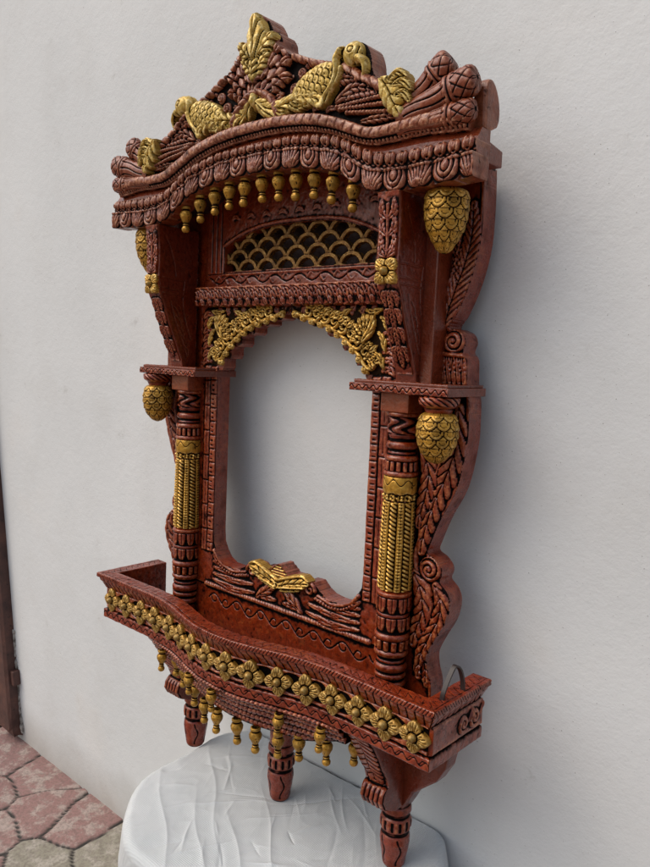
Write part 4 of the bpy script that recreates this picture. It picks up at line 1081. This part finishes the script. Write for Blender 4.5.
def paving():
    m, nt, b = nodes('stone_paving')
    tc = N(nt, 'ShaderNodeTexCoord').outputs['Object']
    at = N(nt, 'ShaderNodeAttribute', attribute_name='cav').outputs['Fac']
    tone = N(nt, 'ShaderNodeAttribute', attribute_name='tone').outputs['Fac']
    n1 = noise_(nt, tc, 22, 6, .65); n2 = noise_(nt, tc, 120, 5, .65)
    c = ramp(nt, tone, [(0, (.20, .19, .15)), (.30, (.24, .22, .17)), (.42, (.235, .13, .12)), (.7, (.26, .145, .13)), (1, (.21, .115, .105))])
    c = mix(nt, math_(nt, 'MULTIPLY', ramp(nt, n1, [(.48, (0, 0, 0)), (.58, (1, 1, 1))]), .55), c, (.42, .38, .33))
    c = mix(nt, math_(nt, 'MULTIPLY', ramp(nt, n2, [(.40, (1, 1, 1)), (.55, (0, 0, 0))]), .45), c, (.12, .09, .075))
    c = mix(nt, math_(nt, 'MULTIPLY', at, 1.8, True), c, (.028, .024, .020))
    nt.links.new(c, b.inputs['Base Color']); b.inputs['Roughness'].default_value = .8
    bp = N(nt, 'ShaderNodeBump'); bp.inputs['Strength'].default_value = .6; bp.inputs['Distance'].default_value = .004
    nt.links.new(math_(nt, 'ADD', n2, n1), bp.inputs['Height']); nt.links.new(bp.outputs[0], b.inputs['Normal'])
    res = .006
    xs = np.arange(-2.6, 1.3, res); ys = np.arange(-1.5, .01, res); X, Y = np.meshgrid(xs, ys)
    seeds = [(-.90, -.11), (-1.03, -.035), (-.79, -.055), (-.70, -.24), (-.93, -.29), (-1.09, -.20), (-1.19, -.09), (-.60, -.06), (-.80, -.38), (-1.25, -.25)]
    for gx in np.arange(-2.7, 1.4, .17):
        for gy in np.arange(-1.6, .1, .15):
            p = (gx + rng.uniform(-.05, .05), gy + rng.uniform(-.05, .05))
            if not (-1.33 < p[0] < -.5 and p[1] > -.48): seeds.append(p)
    wx = blur(rng.standard_normal(X.shape), 8) * .25; wy = blur(rng.standard_normal(X.shape), 8) * .25
    Xw, Yw = X + wx, Y + wy
    D1 = np.full(X.shape, 9.); D2 = D1.copy(); ID = np.zeros(X.shape, int)
    for i, (a, c2) in enumerate(seeds):
        d = np.hypot(Xw - a, Yw - c2); m1 = d < D1
        D2 = np.where(m1, D1, np.minimum(D2, d)); ID = np.where(m1, i, ID); D1 = np.where(m1, d, D1)
    e = (D2 - D1) * .5
    tones = rng.uniform(0, 1, len(seeds)); tones[:10] = [.62, .55, .60, .30, .66, .9, .42, .3, .8, .5]
    lift = rng.uniform(-.003, .003, len(seeds))
    H = .007 * np.clip(e / .006, 0, 1) ** .5 + lift[ID] * np.clip(e / .006, 0, 1) + blur(rng.standard_normal(X.shape), 2) * .002 - .009
    I = np.arange(X.size).reshape(X.shape)
    V = np.stack([X, Y, H], 2).reshape(-1, 3); F = np.stack([I[:-1, :-1], I[:-1, 1:], I[1:, 1:], I[1:, :-1]], 2).reshape(-1, 4)
    me = mesh_np('paving', V, F, np.clip(1 - e / .0042, 0, 1).reshape(-1))
    a = me.attributes.new('tone', 'FLOAT', 'POINT'); a.data.foreach_set('value', tones[ID].astype(np.float32).reshape(-1))
    tag(link('pavement', me, m), kind='structure')
    m2, nt, b = nodes('ground_earth'); tc = N(nt, 'ShaderNodeTexCoord').outputs['Object']
    nt.links.new(ramp(nt, noise_(nt, tc, 5, 6), [(.3, (.17, .13, .11)), (.7, (.30, .22, .19))]), b.inputs['Base Color']); b.inputs['Roughness'].default_value = .9
    tag(link('ground', pyd('ground', [(-40, -40, -.03), (40, -40, -.03), (40, 40, -.03), (-40, 40, -.03)], [(0, 1, 2, 3)]), m2), kind='structure')
paving()

def post_left():
    m, nt, b = nodes('rusty_brown_steel'); tc = N(nt, 'ShaderNodeTexCoord').outputs['Object']
    n1 = noise_(nt, tc, 18, 6, .7); n2 = noise_(nt, tc, 90, 4)
    c = ramp(nt, n1, [(.35, (.050, .022, .018)), (.55, (.085, .036, .028)), (.7, (.13, .055, .035))])
    c = mix(nt, ramp(nt, n2, [(.62, (0, 0, 0)), (.7, (1, 1, 1))]), c, (.02, .012, .01))
    nt.links.new(c, b.inputs['Base Color']); b.inputs['Roughness'].default_value = .6
    bp = N(nt, 'ShaderNodeBump'); bp.inputs['Strength'].default_value = .5; bp.inputs['Distance'].default_value = .002
    nt.links.new(n2, bp.inputs['Height']); nt.links.new(bp.outputs[0], b.inputs['Normal'])
    # channel section with a ragged, rusted foot
    V, F = [], []; ring = [(-1.330, .02), (-1.330, -.030), (-1.318, -.034), (-1.252, -.034), (-1.240, -.028), (-1.238, .02), (-1.246, .02), (-1.249, -.024), (-1.320, -.024), (-1.322, .02)]
    zs = [.02, .05, .10, .16, .24, .30, .5, .9, 1.5, 2.3]
    for i, z in enumerate(zs):
        for j, (x, y) in enumerate(ring):
            k = max(0, 1 - z / .3); V.append((x + k * rng.uniform(-.006, .006), y + k * rng.uniform(-.003, .003), z + (rng.uniform(-.015, .02) if i == 0 else 0)))
    n_ = len(ring)
    for i in range(len(zs) - 1):
        for k in range(n_): F.append((i * n_ + k, i * n_ + (k + 1) % n_, (i + 1) * n_ + (k + 1) % n_, (i + 1) * n_ + k))
    t = empty('door_post', (0, 0, 0)); tag(t, 'dark brown rusted steel post against the wall at the left edge', 'post', kind='thing')
    link('steel_channel', pyd('steel_channel', V, F), m, t)
    # hinge block and broken mortar along its foot
    link('hinge', boxes_mesh('hinge', [(-1.240, -1.222, -.022, .004, .19, .235)], .003), m, t)
    m3, nt, b = nodes('broken_mortar'); tc = N(nt, 'ShaderNodeTexCoord').outputs['Object']
    nt.links.new(ramp(nt, noise_(nt, tc, 60, 5), [(.35, (.10, .085, .075)), (.6, (.42, .40, .37))]), b.inputs['Base Color']); b.inputs['Roughness'].default_value = .95
    cv = Cv(-1.250, -1.195, .03, .36, .003); X, Z = cv.X, cv.Y
    rn = blur(rng.standard_normal(X.shape), 1); rn /= np.abs(rn).max()
    cv.H = .003 + .004 * rn; cv.M = (-1.234 + .003 * np.sin(Z * 40) + .008 * rn) - X
    o = relief(cv, 'broken_mortar', m3, t, plane_map(-.002), back=.02)
post_left()

def cloth():
    m, nt, b = nodes('white_wrapping_cloth'); tc = N(nt, 'ShaderNodeTexCoord').outputs['Object']
    n1 = noise_(nt, tc, 6, 5, .6); n2 = noise_(nt, tc, 45, 5, .65)
    wv = N(nt, 'ShaderNodeTexWave'); wv.wave_type = 'BANDS'; wv.bands_direction = 'X'; wv.inputs['Scale'].default_value = 115; nt.links.new(tc, wv.inputs['Vector'])
    wv2 = N(nt, 'ShaderNodeTexWave'); wv2.wave_type = 'BANDS'; wv2.bands_direction = 'Y'; wv2.inputs['Scale'].default_value = 115; nt.links.new(tc, wv2.inputs['Vector'])
    c = ramp(nt, n1, [(.3, (.47, .495, .505)), (.7, (.57, .585, .59))])
    nt.links.new(c, b.inputs['Base Color']); b.inputs['Roughness'].default_value = .55
    b.inputs['Sheen Weight'].default_value = .1
    w = math_(nt, 'ADD', wv.outputs['Fac'], wv2.outputs['Fac'])
    bp = N(nt, 'ShaderNodeBump'); bp.inputs['Strength'].default_value = .55; bp.inputs['Distance'].default_value = .0012
    nt.links.new(math_(nt, 'ADD', math_(nt, 'MULTIPLY', w, .45), math_(nt, 'MULTIPLY', n2, 2.)), bp.inputs['Height']); nt.links.new(bp.outputs[0], b.inputs['Normal'])
    cx, cy, A, B, ex = .040, -.150, .275, .215, 2.3
    nr, nt_ = 300, 620; th = np.linspace(0, 2 * PI, nt_, endpoint=False)
    ct, st = np.cos(th), np.sin(th); rad = (np.abs(ct / A) ** ex + np.abs(st / B) ** ex) ** (-1 / ex)
    # arc length outwards: flat top (0..1), rounded lip, hanging skirt
    s = np.linspace(0, 1, nr); V = np.zeros((nr, nt_, 3))
    top = .455
    drop_z = .43
    rad = rad * (1 + .026 * np.sin(th * 5 + 1.) + .016 * np.sin(th * 9 + 2.))
    for i, q in enumerate(s):
        if q < .55: t = q / .55; r = rad * t * .955; z = np.full(nt_, top)
        elif q < .63:
            a = (q - .55) / .08 * PI / 2; r = rad * (.955) + .018 * math.sin(a) * np.ones(nt_); z = np.full(nt_, top - .018 * (1 - math.cos(a)))
        else:
            t = (q - .63) / .37; fold = np.abs(np.sin(th * 7 + 2.0 * np.sin(th * 3))) ; r = rad * .955 + .018 + t ** .7 * (.006 + .020 * fold); z = np.full(nt_, top - .018 - t * .417)
        V[i, :, 0] = cx + r * ct; V[i, :, 1] = cy + r * st; V[i, :, 2] = z
    # creases: ridged noise plus a few long folds
    P = V.reshape(-1, 3); d = np.zeros(len(P))
    lines = []
    for k in range(110):
        a0 = rng.uniform(0, PI); x0, y0 = rng.uniform(-.28, .34), rng.uniform(-.40, -.02); a0 = rng.choice((.5, .95, 2.2, 2.6)) + rng.uniform(-.25, .25); L = rng.uniform(.015, .085); lines.append((x0, y0, a0, L, rng.uniform(.0007, .0024) * rng.choice((-1, 1, 1)), rng.uniform(.0016, .0040)))
    for k in range(5): lines.append((rng.uniform(-.2, .2), rng.uniform(-.35, -.1), 2.5 + rng.uniform(-.1, .1), .22, .0022, .005))
    for (x0, y0, a0, L, h, w_) in lines:
        dx, dy = math.cos(a0), math.sin(a0); u = (P[:, 0] - x0) * dx + (P[:, 1] - y0) * dy; v = -(P[:, 0] - x0) * dy + (P[:, 1] - y0) * dx + .004 * np.sin(u * 30 + x0 * 50)
        d += h * np.exp(-np.abs(v) / w_) * np.clip(1 - (u / L) ** 2, 0, 1)
    nz = np.array([(mnoise.noise(Vector((p[0] * 6, p[1] * 6, p[2] * 6))), mnoise.noise(Vector((p[0] * 13 + 5, p[1] * 13, p[2] * 9))), mnoise.noise(Vector((p[0] * 31, p[1] * 31 + 9, p[2] * 31)))) for p in P])
    d += .0030 * nz[:, 0] - .0016 * np.abs(nz[:, 1]) ** .7 - .0011 * np.abs(nz[:, 2]) ** .7 + .002
    # keep the cloth under the three feet
    for lx in (.24, -.24, 0):
        ly = .024 * math.cos(LEAN) - .131; dd = np.hypot(P[:, 0] - lx, P[:, 1] - ly); d *= 1 - .9 * np.exp(-(dd / .030) ** 2)
    sk = np.clip((top - .02 - P[:, 2]) / .03, 0, 1)
    P[:, 2] += d * (1 - sk)
    outx, outy = (P[:, 0] - cx), (P[:, 1] - cy); l = np.hypot(outx, outy) + 1e-6
    P[:, 0] += outx / l * d * sk * 1.3; P[:, 1] += outy / l * d * sk * 1.3
    P[:, 1] = np.where(P[:, 1] > -.008, -.008 - .2 * 0 * P[:, 1], P[:, 1])
    I = np.arange(nr * nt_).reshape(nr, nt_); Aa, Bb = I[:-1], I[1:]
    F = np.stack([Aa, Bb, np.roll(Bb, -1, 1), np.roll(Aa, -1, 1)], 2).reshape(-1, 4)
    o = link('cloth', mesh_np('cloth', P, F), m)
    tag(o, 'crumpled white wrapping cloth draped over the stand beneath the carved frame', 'cloth')
cloth()

# ---------------------------------------------------------------- light
EL, AZ = math.radians(54), math.radians(222)   # azimuth the light comes from, clockwise from +Y
w = bpy.data.worlds.new('World'); sc.world = w; w.use_nodes = True
nt = w.node_tree; bg = nt.nodes['Background']; sky = nt.nodes.new('ShaderNodeTexSky'); sky.sky_type = 'NISHITA'
sky.sun_disc = False; sky.sun_elevation = EL; sky.sun_rotation = AZ; sky.air_density = 1.6; sky.dust_density = 5.; sky.ozone_density = 1.5
nt.links.new(sky.outputs[0], bg.inputs[0]); bg.inputs[1].default_value = .15
sd = bpy.data.lights.new('sun', 'SUN'); sd.energy = 1.3; sd.angle = math.radians(60); sd.color = (1, .995, .985)
so = bpy.data.objects.new('sun', sd); col.objects.link(so)
dirv = Vector((math.sin(AZ) * math.cos(EL), math.cos(AZ) * math.cos(EL), math.sin(EL)))
so.rotation_euler = dirv.to_track_quat('Z', 'Y').to_euler(); so.location = dirv * 5

# ---------------------------------------------------------------- camera
R = [[0.74476057, 0.66595116, 0.04290405], [0.10208295, -0.05015642, -0.99351065], [-0.65947765, 0.74430732, -0.10533678]]
Cc = Vector((0.8365316, -0.84864161, 0.76269514))
Mr = Matrix.Rotation(-LEAN, 4, 'X')
loc = Matrix.Translation((0, -.131, .456)) @ Mr @ Matrix.Translation(Cc)
rot = Matrix(((R[0][0], -R[1][0], -R[2][0], 0), (R[0][1], -R[1][1], -R[2][1], 0), (R[0][2], -R[1][2], -R[2][2], 0), (0, 0, 0, 1)))
cd = bpy.data.cameras.new('camera'); cam = bpy.data.objects.new('camera', cd); col.objects.link(cam)
cam.matrix_world = loc @ rot
cd.sensor_fit = 'HORIZONTAL'; cd.sensor_width = 36; cd.lens = 737.18 * 36 / 650; cd.clip_start = .02; cd.clip_end = 200
sc.camera = cam
sc.view_settings.view_transform = 'Standard'; sc.view_settings.look = 'None'; sc.view_settings.exposure = 0; sc.view_settings.gamma = 1
sc.cycles.use_denoising = True
